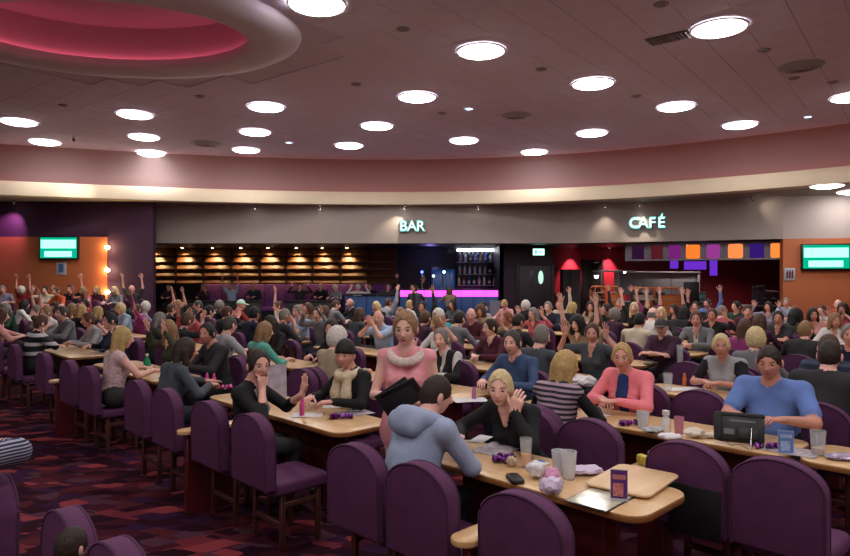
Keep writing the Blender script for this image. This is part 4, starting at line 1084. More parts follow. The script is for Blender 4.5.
# ------------------------------------------------------------------ hair
def ell(g, c, r):
    q = (g - np.array(c)) / np.array(r); n_ = np.linalg.norm(q, axis=-1)
    return (n_ - 1) * min(r)
def capd(g, a, b, ra, rb):
    a = np.array(a); b = np.array(b); ba = b - a; t = np.clip(((g - a) @ ba) / (ba @ ba), 0, 1)
    return np.linalg.norm(g - a - t[..., None] * ba, axis=-1) - (ra + (rb - ra) * t)
def sm(a, b, k=0.02):
    h_ = np.clip(0.5 + 0.5 * (b - a) / k, 0, 1); return b * (1 - h_) + a * h_ - k * h_ * (1 - h_)
HAIR = {}
def hair_mesh(style):
    if style in HAIR: return HAIR[style]
    h = 0.008; lo = np.array((-0.19, -0.22, -0.36)); hi = np.array((0.19, 0.20, 0.20))
    n_ = np.ceil((hi - lo) / h).astype(int) + 1
    g = np.stack(np.meshgrid(*[lo[i] + np.arange(n_[i]) * h for i in range(3)], indexing='ij'), -1)
    x, y, z = g[..., 0], g[..., 1], g[..., 2]
    face = ell(g, (0, 0.108, -0.036), (0.075, 0.090, 0.134))
    skull = ell(g, (0, -0.008, 0.006), (0.086, 0.105, 0.124))
    streak = 0.0025 * np.sin(x * 190 + 6 * np.sin(z * 20)) * np.sin(y * 170 + 1.3) 
    if style == 'short':
        d = np.maximum(skull, -face); d = np.maximum(d, -(z + 0.045 - 0.62 * y)); d = np.maximum(d, -(z + 0.085))
    elif style == 'crop':
        d = ell(g, (0, -0.006, 0.004), (0.081, 0.100, 0.121)); d = np.maximum(d, -ell(g, (0, 0.11, -0.04), (0.078, 0.085, 0.112))); d = np.maximum(d, -(z + 0.03 - 0.62 * y)); d = np.maximum(d, -(z + 0.075))
    elif style == 'bald':
        d = ell(g, (0, -0.006, 0.002), (0.082, 0.100, 0.120)); d = np.maximum(d, z - 0.035); d = np.maximum(d, y - 0.015); d = np.maximum(d, -(z + 0.06))
    elif style in ('bob', 'long', 'vlong'):
        e = {'bob': -0.115, 'long': -0.20, 'vlong': -0.30}[style]
        d = ell(g, (0, -0.008, 0.008), (0.090, 0.109, 0.128))
        for s in (-1, 1): d = sm(d, capd(g, (s * 0.068, -0.015, 0.0), (s * 0.082, 0.0, e), 0.034, 0.030))
        for xx in (-0.045, 0.0, 0.045): d = sm(d, capd(g, (xx, -0.07, 0.0), (xx * 1.2, -0.085, e), 0.038, 0.036))
        d = np.maximum(d, -ell(g, (0, 0.10, -0.050), (0.066, 0.10, 0.132)))
        d = np.maximum(d, -capd(g, (0, 0.05, -0.10), (0, 0.06, -0.34), 0.055, 0.065))
    elif style == 'bun':
        d = np.maximum(skull, -face); d = np.maximum(d, -(z + 0.045 - 0.62 * y)); d = np.maximum(d, -(z + 0.085))
        d = sm(d, ell(g, (0, -0.105, 0.075), (0.048, 0.045, 0.045)), 0.01)
    elif style == 'pony':
        d = np.maximum(skull, -face); d = np.maximum(d, -(z + 0.045 - 0.62 * y)); d = np.maximum(d, -(z + 0.085))
        d = sm(d, capd(g, (0, -0.11, 0.05), (0, -0.135, -0.12), 0.035, 0.022), 0.01)
    elif style in ('curly', 'perm'):
        d = ell(g, (0, -0.012, 0.01), (0.103, 0.120, 0.138) if style == 'perm' else (0.112, 0.125, 0.14))
        if style == 'curly':
            for s in (-1, 1): d = sm(d, capd(g, (s * 0.08, -0.02, 0), (s * 0.095, -0.01, -0.13), 0.045, 0.045))
            d = sm(d, capd(g, (0, -0.08, 0), (0, -0.09, -0.14), 0.06, 0.06))
        d = np.maximum(d, -ell(g, (0, 0.105, -0.05), (0.066, 0.09, 0.118)))
        d = np.maximum(d, -(z + (0.085 if style == 'perm' else 0.2)))
        streak = 0.006 * np.sin(x * 130) * np.sin(y * 130 + 1) * np.sin(z * 130 + 2)
    elif style == 'cap':
        d = ell(g, (0, -0.004, 0.012), (0.090, 0.108, 0.124)); d = np.maximum(d, -(z - 0.028)); streak = 0
        br = ell(g, (0, 0.115, 0.032), (0.075, 0.075, 0.012)); d = sm(d, br, 0.01)
    elif style == 'beanie':
        d = ell(g, (0, -0.008, 0.016), (0.092, 0.11, 0.134)); d = np.maximum(d, -(z - 0.012 - 0.25 * y)); streak = 0.001 * np.sin(np.arctan2(x, y) * 60)
    d = d + streak
    p, f, _ = surface_nets(d.astype(np.float32), lo, h)
    A = Acc(); A.add(p, f, 0)
    HAIR[style] = A.mesh(style + '_hair', [mat('hair_default', '#332218', 0.55)])
    return HAIR[style]
# ------------------------------------------------------------------ people
SKIN = [mat('skin_%d' % i, c, 0.55, noise=0.05, nscale=20) for i, c in enumerate(('#e4aea0', '#d69c8e', '#ecbcac', '#c88e7c', '#dea898'))]
M_dark = mat('dark_detail', '#1c1412', 0.5); M_eye = mat('eye_white', '#b8a8a2', 0.3); M_brow = mat('brow', '#8a6654', 0.7); M_lips = mat('lips', '#b4625a', 0.5)
HC = {'blond': '#b39560', 'pale blond': '#cdb98a', 'brown': '#4e3424', 'dark brown': '#2a1c16', 'black': '#121014', 'grey': '#7c7671', 'white': '#cfcac3', 'ginger': '#7d4828', 'tan': '#8c6c4a', 'mustard': '#a8822e', 'dark grey': '#3c3938', 'navy': '#1c2440', 'cream': '#c9bda2', 'green-white': '#b9d8c4'}
HM = {k: mat('hair_' + k.replace(' ', '_'), c, 0.6, noise=0.25, nscale=60, bump=0.3, bscale=150) for k, c in HC.items()}
TC = {'black': '#131217', 'charcoal': '#2b2a2e', 'slate': '#434a52', 'grey': '#73757a', 'light grey': '#9c9ca2', 'white': '#d6d4d2', 'navy': '#1b2138', 'blue': '#6482c4', 'pale blue': '#9db2cc', 'denim': '#3c5278', 'lavender': '#8f8aa6', 'red': '#8e2a2c', 'rose': '#b0505c', 'pink': '#eaa0aa', 'hot pink': '#f08490', 'magenta': '#8c3470', 'maroon': '#4c1a2e', 'plum': '#3e2036', 'teal': '#5aa898', 'turquoise': '#2aa0b0', 'olive': '#3a3c30', 'green': '#2a4434', 'cream': '#d0c4ac', 'beige': '#a8977e', 'orange': '#b5502a', 'hoodie blue': '#98a4c2', 'tan': '#8e7a60', 'salmon': '#d69a94', 'mustard': '#a8822e'}
TM = {k: mat('cloth_' + k.replace(' ', '_'), c, 0.85, noise=0.08, nscale=12, bump=0.15, bscale=90) for k, c in TC.items()}
TM['black and white striped'] = stripes('cloth_rugby', '#16161c', '#c8c8cc', 7.5, 2, 0.62)
TM['grey and mauve striped'] = stripes('cloth_stripe', '#2a2430', '#a890a0', 26, 2, 0.5)
TM['white and black'] = stripes('cloth_zip', '#17161a', '#c4c2c0', 6.0, 0, 0.6)
TM['navy checked'] = stripes('cloth_check', '#20283c', '#3c4860', 14, 2, 0.6)
TM['plum striped'] = stripes('cloth_plum', '#38202e', '#4c2e40', 22, 2, 0.5)
TM['pale pink lace'] = mat('cloth_lace', '#cfb0b4', 0.85, noise=0.35, nscale=45, bump=0.4, bscale=80)
TM['navy flecked knit'] = stripes('cloth_fleck', '#23243a', '#9c9cb4', 70, 2, 0.55)
TROUS = [mat('trousers_%d' % i, c, 0.85) for i, c in enumerate(('#14141a', '#1e2434', '#2c2a2c'))]
BODIES = {}
SEATS = {}
PEOPLE = []
STY = {'short': 'short', 'crop': 'cropped', 'bald': 'balding', 'bob': 'bobbed', 'long': 'long', 'vlong': 'very long', 'bun': 'tied up', 'pony': 'ponytail', 'curly': 'curly', 'perm': 'permed'}
POSEW = {('up', 'up'): 'waving both arms', ('table', 'table'): 'hands on table', ('tablein', 'tablein'): 'hands together on table', ('clap', 'clap'): 'clapping', ('half', 'half'): 'hands held up', ('fold', 'fold'): 'arms folded', ('lap', 'lap'): 'hands in lap', ('uphigh', 'uphigh'): 'arms stretched high'}
def posew(a):
    if a in POSEW: return POSEW[a]
    if 'uphigh' in a or 'up' in a: return 'one arm raised'
    if 'chin' in a: return 'hand at face'
    if 'half' in a: return 'one hand up'
    if 'drink' in a: return 'hand at mouth'
    if 'reach' in a: return 'reaching over the table'
    if 'clap' in a: return 'gesturing'
    return 'seated'
def zone(x, Y):
    if Y < 9: return ''
    if x < 112: return 'before orange panel'
    if x < 160: return 'before dark purple wall'
    if x < 395: return 'before louvre wall'
    if x < 500: return 'before the bar'
    if x < 560: return 'before exit door'
    if x < 785: return 'before the cafe'
    return 'before orange wall'
USED = set()
def add_person(loc, rz, female, hair, hcol, top, sleeve, arms, label=None, s=None, lean=0.18, w=1.0, yaw=0, pitch=-0.1, tilt=0, vneck=0.0, h=0.02, skin=None, second=None, stand=False, skirt=False, trousers=None, px=0, bust=1.0, side=0.0, trunk_mat=1, sleeve_mat=1, twist=0.0):
    key = (twist, arms, lean, w, female, sleeve, vneck, yaw, pitch, tilt, h, stand, skirt, bust, side, trunk_mat, sleeve_mat)
    if key not in BODIES:
        A, hc, R = body(arms, lean, w, female, sleeve, vneck, math.radians(yaw), pitch, tilt, h, stand, skirt, trunk_mat=trunk_mat, sleeve_mat=sleeve_mat, bust=bust, side=side, twist=math.radians(twist))
        BODIES[key] = (A.mesh('person_body', [SKIN[0], TM['grey'], TROUS[0], M_dark, M_eye, M_lips, TM['black'], M_brow]), hc, R)
    me, hc, R = BODIES[key]
    if s is None: s = 0.95 if female else 0.985
    loc = Vector(loc)
    if not stand: loc.z += max(0.0, 0.466 - s * (0.595 - 0.114 * w))
    o = link('person', me, None, loc, rz); o.scale = (s, s, s)
    n = len(PEOPLE)
    sk = SKIN[skin if skin is not None else (n * 7) % 5]
    ms = [sk, TM[top], TROUS[trousers if trousers is not None else n % 3], M_dark, M_eye, M_lips, TM[second or top], M_brow]
    for i, m in enumerate(ms):
        o.material_slots[i].link = 'OBJECT'; o.material_slots[i].material = m
    ho = None
    if hair:
        nm = 'cap' if hair == 'cap' else 'beanie' if hair == 'beanie' else 'hair'
        ho = link(nm, hair_mesh(hair), o)
        ho.matrix_local = Matrix.Translation(Vector(hc)) @ Matrix([list(r) for r in R]).to_4x4()
        ho.material_slots[0].link = 'OBJECT'; ho.material_slots[0].material = HM[hcol]
    if label is None:
        if hair in ('cap', 'beanie'): hw = 'wearing a %s %s' % (hcol, hair)
        elif hair == 'bald': hw = 'with balding %s head' % hcol
        elif hair == 'pony': hw = 'with %s ponytail' % hcol
        else: hw = 'with %s %s hair' % (STY.get(hair, ''), hcol)
        Y = math.hypot(loc[0], loc[1])
        label = ('person %s in %s top, %s %s' % (hw, top, posew(arms), zone(px, loc[1]))).strip()
        if len(label.split()) > 16: label = label.rsplit(', ', 1)[0] + ' ' + zone(px, loc[1])
        if label in USED: label = label.replace('person', 'second person', 1)
        USED.add(label)
    tag(o, label, 'person', 'seated bingo players' if not stand else None)
    PEOPLE.append((o, label, hc, R))
    return o, hc, R, ho
def chair_label(t):
    b = t.replace('person', 'player', 1)
    c = 'purple padded chair under the ' + b.split(', ')[0]
    if c in USED: c = 'purple chair under the ' + b.replace(',', '')
    c = ' '.join(c.split()[:16]); USED.add(c)
    return c
def seat_person(x, y, side, female, hair, hcol, top, sleeve, arms, row=None, no_chair=False, du=0.0, turn=0.0, clabel=None, **kw):
    f = 1 if side == '+' else -1
    s = kw.get('s') or (0.95 if female else 0.985); lean = kw.get('lean', 0.18)
    zf = s * (0.595 + 0.625 * math.cos(lean)); fo = s * (0.625 * math.sin(lean) + 0.045 * math.cos(lean))
    best = []
    for k in ([row] if row is not None else range(0, 12)):
        vb = (2.395 if f > 0 else 3.465) + PITCH * k
        u = u_from_px(x, vb + f * fo) + du; p = UV(u, vb + f * fo)
        if p.y > 16.2 or abs(p.x) > 13: continue
        yp = CY + F * (H - zf) / p.y
        clash = row is None and any(abs(u - q) < 0.66 for q in SEATS.get((k, f), []))
        best.append((abs(yp - y) + (1000 if clash else 0), k, u, vb, p))
    if not best: return None
    e, k, u, vb, p = min(best)
    if e > 900: return None
    SEATS.setdefault((k, f), []).append(u)
    h = 0.011 if p.y < 5.6 else (0.015 if p.y < 8 else 0.021)
    kw.setdefault('h', h)
    r = add_person(UV(u, vb), (RZ_P if f > 0 else RZ_M) + math.radians(turn), female, hair, hcol, top, sleeve, arms, px=x, **kw)
    if not no_chair:
        tl = r[0]['label']
        chair(u, vb - f * (0.205 if kw.get('w', 1) > 1.2 else 0.195), f, clabel or chair_label(tl), 'purple padded chairs', full=p.y < 9)
    return r

T2 = ('table', 'table'); UPU = ('up', 'up'); CL = ('clap', 'clap'); HF = ('half', 'half'); TI = ('tablein', 'tablein')
# ---- the nearest figures, each posed singly
R_ = {}
R_['hoodie'] = seat_person(437, 398, '+', False, 'crop', 'dark brown', 'hoodie blue', 'long', TI, row=0, no_chair=True, lean=0.40, s=0.95, w=1.2, yaw=-22, pitch=-0.25, h=0.0100, label='man in pale blue-grey hooded sweatshirt leaning on the table', trousers=0)
R_['blonde'] = seat_person(500, 393, '-', True, 'short', 'pale blond', 'black', 'long', (((0.13, 0.30, 1.02), (0.9, 0.3, -1), (0.25, -0.1, 1), (-0.3, -1, 0), 'relax'), 'reach'), row=0, no_chair=True, lean=0.40, s=0.95, yaw=28, pitch=-0.15, vneck=0.10, h=0.0100, label='fair haired woman in black top resting her cheek on a hand')
R_['cardigan'] = seat_person(258, 370, '+', True, 'bun', 'dark brown', 'black', 'mid', (((0.10, 0.42, 0.98), (0.7, 0.1, -1), (0.1, 0.2, 1), (-0.6, -0.6, 0), 'open'), 'chin'), row=0, no_chair=True, lean=0.10, twist=-55, yaw=-40, vneck=0.10, h=0.0100, label='woman in black cardigan raising one open hand over the table')
R_['scarf'] = seat_person(345, 364, '-', True, 'beanie', 'black', 'black', 'long', T2, row=0, lean=0.16, yaw=30, h=0.0100, label='woman in dark hat and long cream scarf', clabel='purple padded chair under the woman in the cream scarf')
R_['slate'] = seat_person(186, 358, '+', True, 'bob', 'dark brown', 'slate', 'long', ('reach', 'table'), row=0, no_chair=True, lean=0.30, yaw=-15, h=0.0100, label='woman with dark bobbed hair in a slate jumper leaning forward')
R_['lace'] = seat_person(123, 350, '+', True, 'long', 'blond', 'pale pink lace', 'none', T2, row=0, no_chair=True, lean=0.12, yaw=-15, w=1.05, h=0.0100, label='blonde woman in a sleeveless pale pink lace top')
R_['rugby'] = seat_person(42, 325, '+', True, 'bun', 'brown', 'black and white striped', 'long', ('table', 'chin'), row=0, no_chair=True, lean=0.2, w=1.1, h=0.018, label='woman in a bold black and white striped top')
R_['stripe'] = seat_person(566, 372, '+', True, 'vlong', 'blond', 'grey and mauve striped', 'long', T2, row=1, lean=0.26, yaw=-25, h=0.012, sleeve_mat=6, second='black', label='long haired blonde woman in a striped top with black sleeves', clabel='purple padded chair under the blonde woman in stripes')
R_['pinkcard'] = seat_person(622, 369, '-', True, 'short', 'blond', 'hot pink', 'long', TI, row=1, lean=0.24, w=1.12, yaw=20, vneck=0.0, h=0.0100, label='woman in a coral pink cardigan over a blue top', clabel='purple padded chair under the woman in the coral cardigan')
R_['bluetee'] = seat_person(769, 374, '-', False, 'crop', 'dark brown', 'blue', 'short', (((0.16, 0.40, 0.87), (0.9, -0.3, -0.6), (-0.5, 0.9, 0.1), (0, -0.1, -1), 'relax'), 'tablein'), row=1, lean=0.12, w=1.2, yaw=10, pitch=-0.2, h=0.0100, label='broad man in a blue t-shirt behind the black bingo terminal', clabel='purple padded chair under the broad man in blue')
R_['bluejump'] = seat_person(512, 357, '-', False, 'short', 'dark grey', 'denim', 'long', T2, row=1, lean=0.16, yaw=15, h=0.014, vneck=0.0, label='man in a denim blue jumper beside the empty chairs', clabel='purple padded chair under the man in the denim jumper')
R_['zip'] = seat_person(441, 362, '-', True, 'short', 'grey', 'white and black', 'long', ('table', ((0.22, 0.34, 1.10), (0.9, -0.2, -1), (0.2, 0.2, 1), (-0.3, 1, 0), 'open')), row=1, lean=0.14, yaw=20, h=0.0100, label='grey haired woman in a black and white jacket gesturing', clabel='purple padded chair under the woman in the black and white jacket')
R_['teal'] = seat_person(265, 352, '+', True, 'bob', 'tan', 'teal', 'mid', T2, row=1, lean=0.16, yaw=-10, h=0.016)
R_['greywave'] = seat_person(592, 338, '-', True, 'short', 'brown', 'slate', 'short', HF, row=2, lean=0.10, w=1.1, yaw=25, h=0.014, vneck=0.12)
R_['whitetee'] = seat_person(721, 352, '-', True, 'short', 'pale blond', 'light grey', 'short', TI, row=2, lean=0.22, yaw=20, h=0.013, second='black', sleeve_mat=6, label='woman in a pale vest over black short sleeves', clabel='purple padded chair under the woman in the pale vest')
R_['backjacket'] = seat_person(830, 366, '+', False, 'crop', 'dark brown', 'charcoal', 'long', T2, row=2, lean=0.16, w=1.25, h=0.013)
R_['check'] = seat_person(829, 343, '-', False, 'short', 'brown', 'navy checked', 'long', TI, lean=0.2, w=1.15, yaw=15, h=0.014)
R_['purplestripe'] = seat_person(661, 333, '-', True, 'cap', 'dark grey', 'plum striped', 'mid', ('fold', 'fold'), lean=0.2, w=1.15, yaw=20)
R_['blazer'] = seat_person(696, 321, '-', False, 'short', 'brown', 'grey', 'long', TI, lean=0.14, yaw=20, vneck=0.14)
R_['darktee'] = seat_person(778, 320, '-', True, 'short', 'dark brown', 'charcoal', 'short', ('fold', 'fold'), lean=0.16, w=1.1, yaw=15, vneck=0.12)
R_['wave168'] = seat_person(168, 330, '-', True, 'long', 'tan', 'olive', 'long', HF, lean=0.10, yaw=25, vneck=0.1)
# seats kept for the chairs read off the picture further down
NEARX = [205, 248, 352, 416, 519, 134, 163, 86, 66, 41, 12, -6]
SEATS.setdefault((0, 1), []).extend(u_from_px(x, 2.17) for x in NEARX)
SEATS.setdefault((0, -1), []).extend(u_from_px(x, 3.68) for x in (537, 590)); SEATS.setdefault((1, 1), []).extend(u_from_px(x, 3.50) for x in (684, 776))
# ---- the crowd: head pixel, side of the table, looks and pose
crowd = [
 # left block
 (82, 331, '+', True, 'long', 'blond', 'black', 'long', ('table', 'chin')), (110, 328, '-', False, 'short', 'black', 'navy', 'long', ('chin', 'table')),
 (137, 312, '-', True, 'short', 'brown', 'magenta', 'long', ('half', 'up')), (207, 332, '-', False, 'short', 'black', 'charcoal', 'long', TI),
 (230, 328, '+', False, 'crop', 'dark grey', 'light grey', 'short', T2), (270, 322, '-', True, 'vlong', 'dark brown', 'black', 'mid', T2),
 (297, 326, '-', False, 'short', 'grey', 'pale blue', 'short', ('drink', 'table')), (331, 328, '-', True, 'bob', 'dark brown', 'black', 'long', T2),
 (325, 312, '+', True, 'long', 'brown', 'rose', 'long', T2), (277, 301, '-', True, 'bun', 'brown', 'white', 'short', ('table', 'uphigh')),
 (338, 346, '+', True, 'perm', 'white', 'beige', 'long', T2), (378, 322, '-', False, 'bald', 'white', 'pale blue', 'short', CL),
 (350, 304, '-', False, 'bald', 'grey', 'black', 'long', T2), (376, 306, '-', True, 'bob', 'pale blond', 'black', 'long', T2),
 (389, 300, '+', False, 'short', 'brown', 'light grey', 'long', ('table', 'up')), (336, 305, '+', False, 'crop', 'brown', 'grey', 'short', T2),
 (437, 333, '-', True, 'bob', 'tan', 'white', 'short', ('half', 'table')), (438, 315, '-', True, 'perm', 'white', 'turquoise', 'short', ('chin', 'table')),
 (452, 302, '-', True, 'bob', 'black', 'slate', 'long', T2), (471, 313, '-', False, 'bald', 'grey', 'maroon', 'long', T2),
 (490, 328, '-', True, 'short', 'dark brown', 'maroon', 'long', TI), (504, 303, '-', True, 'short', 'blond', 'salmon', 'long', T2),
 (526, 303, '+', True, 'perm', 'white', 'black', 'long', T2), (519, 324, '+', False, 'crop', 'dark brown', 'charcoal', 'long', T2),
 (542, 326, '+', False, 'short', 'grey', 'slate', 'long', T2), (577, 322, '-', True, 'curly', 'black', 'tan', 'short', UPU),
 (559, 306, '-', True, 'short', 'ginger', 'cream', 'long', ('up', 'table')), (573, 309, '+', True, 'long', 'blond', 'black', 'long', T2),
 (606, 311, '-', False, 'short', 'dark brown', 'black', 'long', CL), (597, 318, '+', True, 'bob', 'brown', 'beige', 'long', T2),
 (634, 313, '-', True, 'long', 'pale blond', 'black', 'short', UPU), (661, 313, '-', True, 'bob', 'pale blond', 'charcoal', 'long', T2),
 (674, 310, '-', True, 'long', 'dark brown', 'black', 'mid', ('up', 'table')), (640, 322, '+', False, 'crop', 'black', 'cream', 'long', T2),
 (695, 308, '-', True, 'short', 'dark brown', 'black', 'short', ('table', 'up')), (722, 314, '+', False, 'short', 'grey', 'rose', 'long', T2),
 (736, 308, '-', False, 'short', 'black', 'green', 'long', T2), (760, 317, '+', True, 'bob', 'brown', 'plum', 'long', T2),
 (796, 316, '+', True, 'curly', 'black', 'olive', 'long', T2), (806, 334, '+', True, 'short', 'tan', 'charcoal', 'long', T2),
 (822, 313, '-', True, 'short', 'brown', 'white', 'long', CL), (843, 311, '-', True, 'curly', 'dark brown', 'rose', 'short', CL),
 (850, 331, '-', False, 'short', 'grey', 'navy', 'long', T2), (835, 320, '-', True, 'bob', 'tan', 'white', 'long', T2),
 # far left
 (12, 303, '+', False, 'bald', 'white', 'lavender', 'short', T2), (25, 312, '+', True, 'bob', 'black', 'white', 'long', ('reach', 'table')),
 (46, 311, '-', True, 'bun', 'tan', 'white', 'long', CL), (72, 308, '+', True, 'long', 'tan', 'black', 'none', ('table', 'half')),
 (98, 309, '+', True, 'bob', 'blond', 'black', 'none', T2), (88, 318, '-', True, 'short', 'brown', 'light grey', 'long', T2),
 (62, 321, '-', False, 'short', 'dark grey', 'grey', 'long', T2), (120, 304, '-', True, 'perm', 'pale blond', 'pale blue', 'short', T2),
 (150, 308, '-', True, 'short', 'ginger', 'salmon', 'long', CL), (160, 316, '+', True, 'bob', 'grey', 'olive', 'long', T2),
 (178, 306, '-', True, 'bob', 'tan', 'green', 'short', UPU), (190, 314, '-', True, 'short', 'black', 'rose', 'long', HF),
 (198, 305, '-', False, 'crop', 'dark grey', 'charcoal', 'long', T2), (220, 306, '+', True, 'perm', 'grey', 'black', 'long', T2),
 (228, 317, '+', True, 'short', 'brown', 'black', 'long', CL), (241, 310, '+', False, 'cap', 'green-white', 'red', 'short', T2),
 (255, 314, '+', False, 'short', 'black', 'navy', 'long', T2), (172, 320, '+', True, 'short', 'brown', 'black', 'long', HF),
 (210, 320, '+', True, 'pony', 'black', 'plum', 'mid', T2), (250, 334, '+', True, 'long', 'dark brown', 'white', 'long', T2),
 (300, 308, '+', True, 'short', 'tan', 'magenta', 'long', T2), (308, 317, '-', True, 'bob', 'brown', 'beige', 'mid', T2),
 (285, 312, '+', False, 'crop', 'grey', 'charcoal', 'long', T2), (317, 303, '-', False, 'short', 'dark brown', 'grey', 'long', HF),
 (360, 314, '+', True, 'bob', 'brown', 'slate', 'long', T2), (400, 312, '-', True, 'short', 'tan', 'salmon', 'long', T2),
 (410, 305, '+', True, 'short', 'blond', 'white', 'long', T2), (422, 307, '-', False, 'short', 'black', 'charcoal', 'long', UPU),
 (426, 318, '+', True, 'short', 'brown', 'plum', 'long', T2), (460, 320, '+', False, 'short', 'dark brown', 'grey', 'long', T2),
 (484, 306, '+', False, 'crop', 'dark brown', 'light grey', 'long', T2), (480, 317, '-', True, 'curly', 'brown', 'beige', 'long', T2),
 (507, 315, '-', True, 'short', 'ginger', 'tan', 'short', CL), (533, 313, '-', True, 'bob', 'grey', 'rose', 'mid', HF),
 (548, 310, '-', False, 'short', 'grey', 'navy', 'long', T2), (590, 305, '-', True, 'long', 'dark brown', 'beige', 'long', T2),
 (620, 306, '-', False, 'short', 'grey', 'charcoal', 'long', UPU), (615, 319, '+', True, 'perm', 'grey', 'plum', 'long', T2),
 (648, 306, '-', True, 'bob', 'ginger', 'magenta', 'short', UPU), (653, 320, '+', False, 'bald', 'grey', 'white', 'short', T2),
 (684, 317, '+', True, 'bob', 'black', 'charcoal', 'short', T2), (707, 305, '-', False, 'short', 'black', 'blue', 'long', ('up', 'table')),
 (712, 322, '-', True, 'pony', 'brown', 'black', 'mid', HF), (747, 312, '-', False, 'crop', 'brown', 'maroon', 'short', T2),
 (745, 322, '+', True, 'long', 'brown', 'magenta', 'long', T2), (768, 309, '-', True, 'bob', 'dark brown', 'lavender', 'long', HF),
 (786, 307, '-', False, 'short', 'grey', 'pale blue', 'long', T2), (813, 307, '-', True, 'bob', 'dark brown', 'salmon', 'short', HF),
 (756, 332, '+', True, 'perm', 'pale blond', 'grey', 'long', T2), (838, 302, '-', False, 'bald', 'grey', 'orange', 'short', T2),
 (36, 303, '-', True, 'short', 'grey', 'red', 'short', UPU), (55, 304, '+', True, 'bob', 'dark brown', 'maroon', 'short', T2),
 (84, 304, '-', False, 'short', 'black', 'red', 'short', T2), (5, 312, '-', True, 'bob', 'grey', 'green', 'long', T2), (2, 325, '+', True, 'long', 'brown', 'salmon', 'mid', ('reach', 'table')),
 (105, 318, '+', False, 'crop', 'grey', 'slate', 'short', T2), (146, 324, '+', True, 'perm', 'white', 'lavender', 'mid', T2), (188, 328, '+', False, 'short', 'brown', 'charcoal', 'mid', HF),
]
random.seed(11)
yawset = [-20, 0, 15, 30]
for i, c in enumerate(crowd):
    fem = c[3]
    seat_person(*c[:9], yaw=yawset[i % 4] * (1 if c[2] == '-' else -0.6), lean=[0.14, 0.2][i % 2], w=[1.0, 1.12][(i // 2) % 2], vneck=0.09 if fem and i % 3 else 0.0)

# ---- people on the raised floor: back rows, on the banquette and in front of the orange panel
LOW = struct(link('floor_raised.001', box_me('floor_raised', (-11.6, 18.0, 0.15), (7.2, 2.3, 0.30), bpy.data.materials['raised_carpet'])))
def far_person(x, Y, z0, deg, female, hair, hcol, top, sleeve, arms, chairs=True, **kw):
    p = Vector((XW(x, Y), Y, z0)); rz = math.radians(deg)
    r = add_person(p, rz, female, hair, hcol, top, sleeve, arms, px=x, h=0.024, **kw)
    if chairs:
        t = thing('padded_chair', chair_label(r[0]['label']), 'chair', p, rz, 'purple padded chairs')
        link('backrest', CH[0], t); link('seat', CH[2], t)
        for xx in (-0.17, 0.17):
            for yy in (-0.09, 0.19): link('leg', CH[3], t, (xx, yy, 0))
    return r
for q in [
 (25, 18.3, 0.30, 170, True, 'perm', 'white', 'red', 'short', ('uphigh', 'uphigh')), (4, 18.4, 0.30, 200, False, 'crop', 'grey', 'lavender', 'short', T2), (47, 18.5, 0.30, 190, True, 'bun', 'black', 'cream', 'short', HF),
 (61, 17.1, 0.30, 160, True, 'short', 'brown', 'orange', 'short', T2), (73, 18.4, 0.30, 180, False, 'short', 'black', 'black', 'short', ('up', 'table')), (88, 17.3, 0.30, 150, True, 'long', 'tan', 'rose', 'none', ('table', 'half')), (99, 18.5, 0.30, 175, True, 'bob', 'blond', 'maroon', 'short', T2),
 (118, 18.3, 0.30, 165, True, 'bob', 'pale blond', 'grey', 'long', T2), (135, 18.4, 0.30, 170, False, 'bald', 'grey', 'olive', 'short', ('up', 'up'))]:
    far_person(*q)
for q in [
 (232, 22.85, TZ, 180, False, 'short', 'grey', 'pale blue', 'short', ('uphigh', 'up')), (255, 22.85, TZ, 175, False, 'bald', 'white', 'navy', 'long', T2), (170, 22.85, TZ, 180, True, 'short', 'brown', 'plum', 'long', T2),
 (300, 22.85, TZ, 190, False, 'short', 'black', 'charcoal', 'long', HF), (322, 22.85, TZ, 170, False, 'bald', 'grey', 'black', 'long', T2), (371, 22.85, TZ, 170, False, 'short', 'dark brown', 'navy', 'short', T2), (206, 22.85, TZ, 170, True, 'short', 'grey', 'plum', 'mid', ('chin', 'table'))]:
    far_person(*q, chairs=False)
far_person(338, 22.2, TZ, 150, True, 'cap', 'cream', 'grey', 'long', T2)
far_person(357, 22.2, TZ, 200, True, 'cap', 'green-white', 'white', 'long', HF)
far_person(388, 22.2, TZ, 185, False, 'short', 'brown', 'olive', 'long', ('up', 'table'))
# bar staff and customers standing at the counter
for q in [(423, 22.0, TZ, 170, False, 'cap', 'dark grey', 'black', 'short', ('lap', 'lap')), (450, 20.35, 0.0, 20, True, 'bob', 'brown', 'tan', 'short', T2), (415, 20.3, 0.0, -15, False, 'short', 'dark brown', 'slate', 'short', T2)]:
    add_person(Vector((XW(q[0], q[1]), q[1], q[2])), math.radians(q[3]), *q[4:], stand=True, px=q[0], h=0.024, lean=0.05, label={423: 'bar worker in a dark cap behind the bar counter', 450: 'woman in a tan top standing at the bar', 415: 'man in slate shirt standing at the bar'}[q[0]])

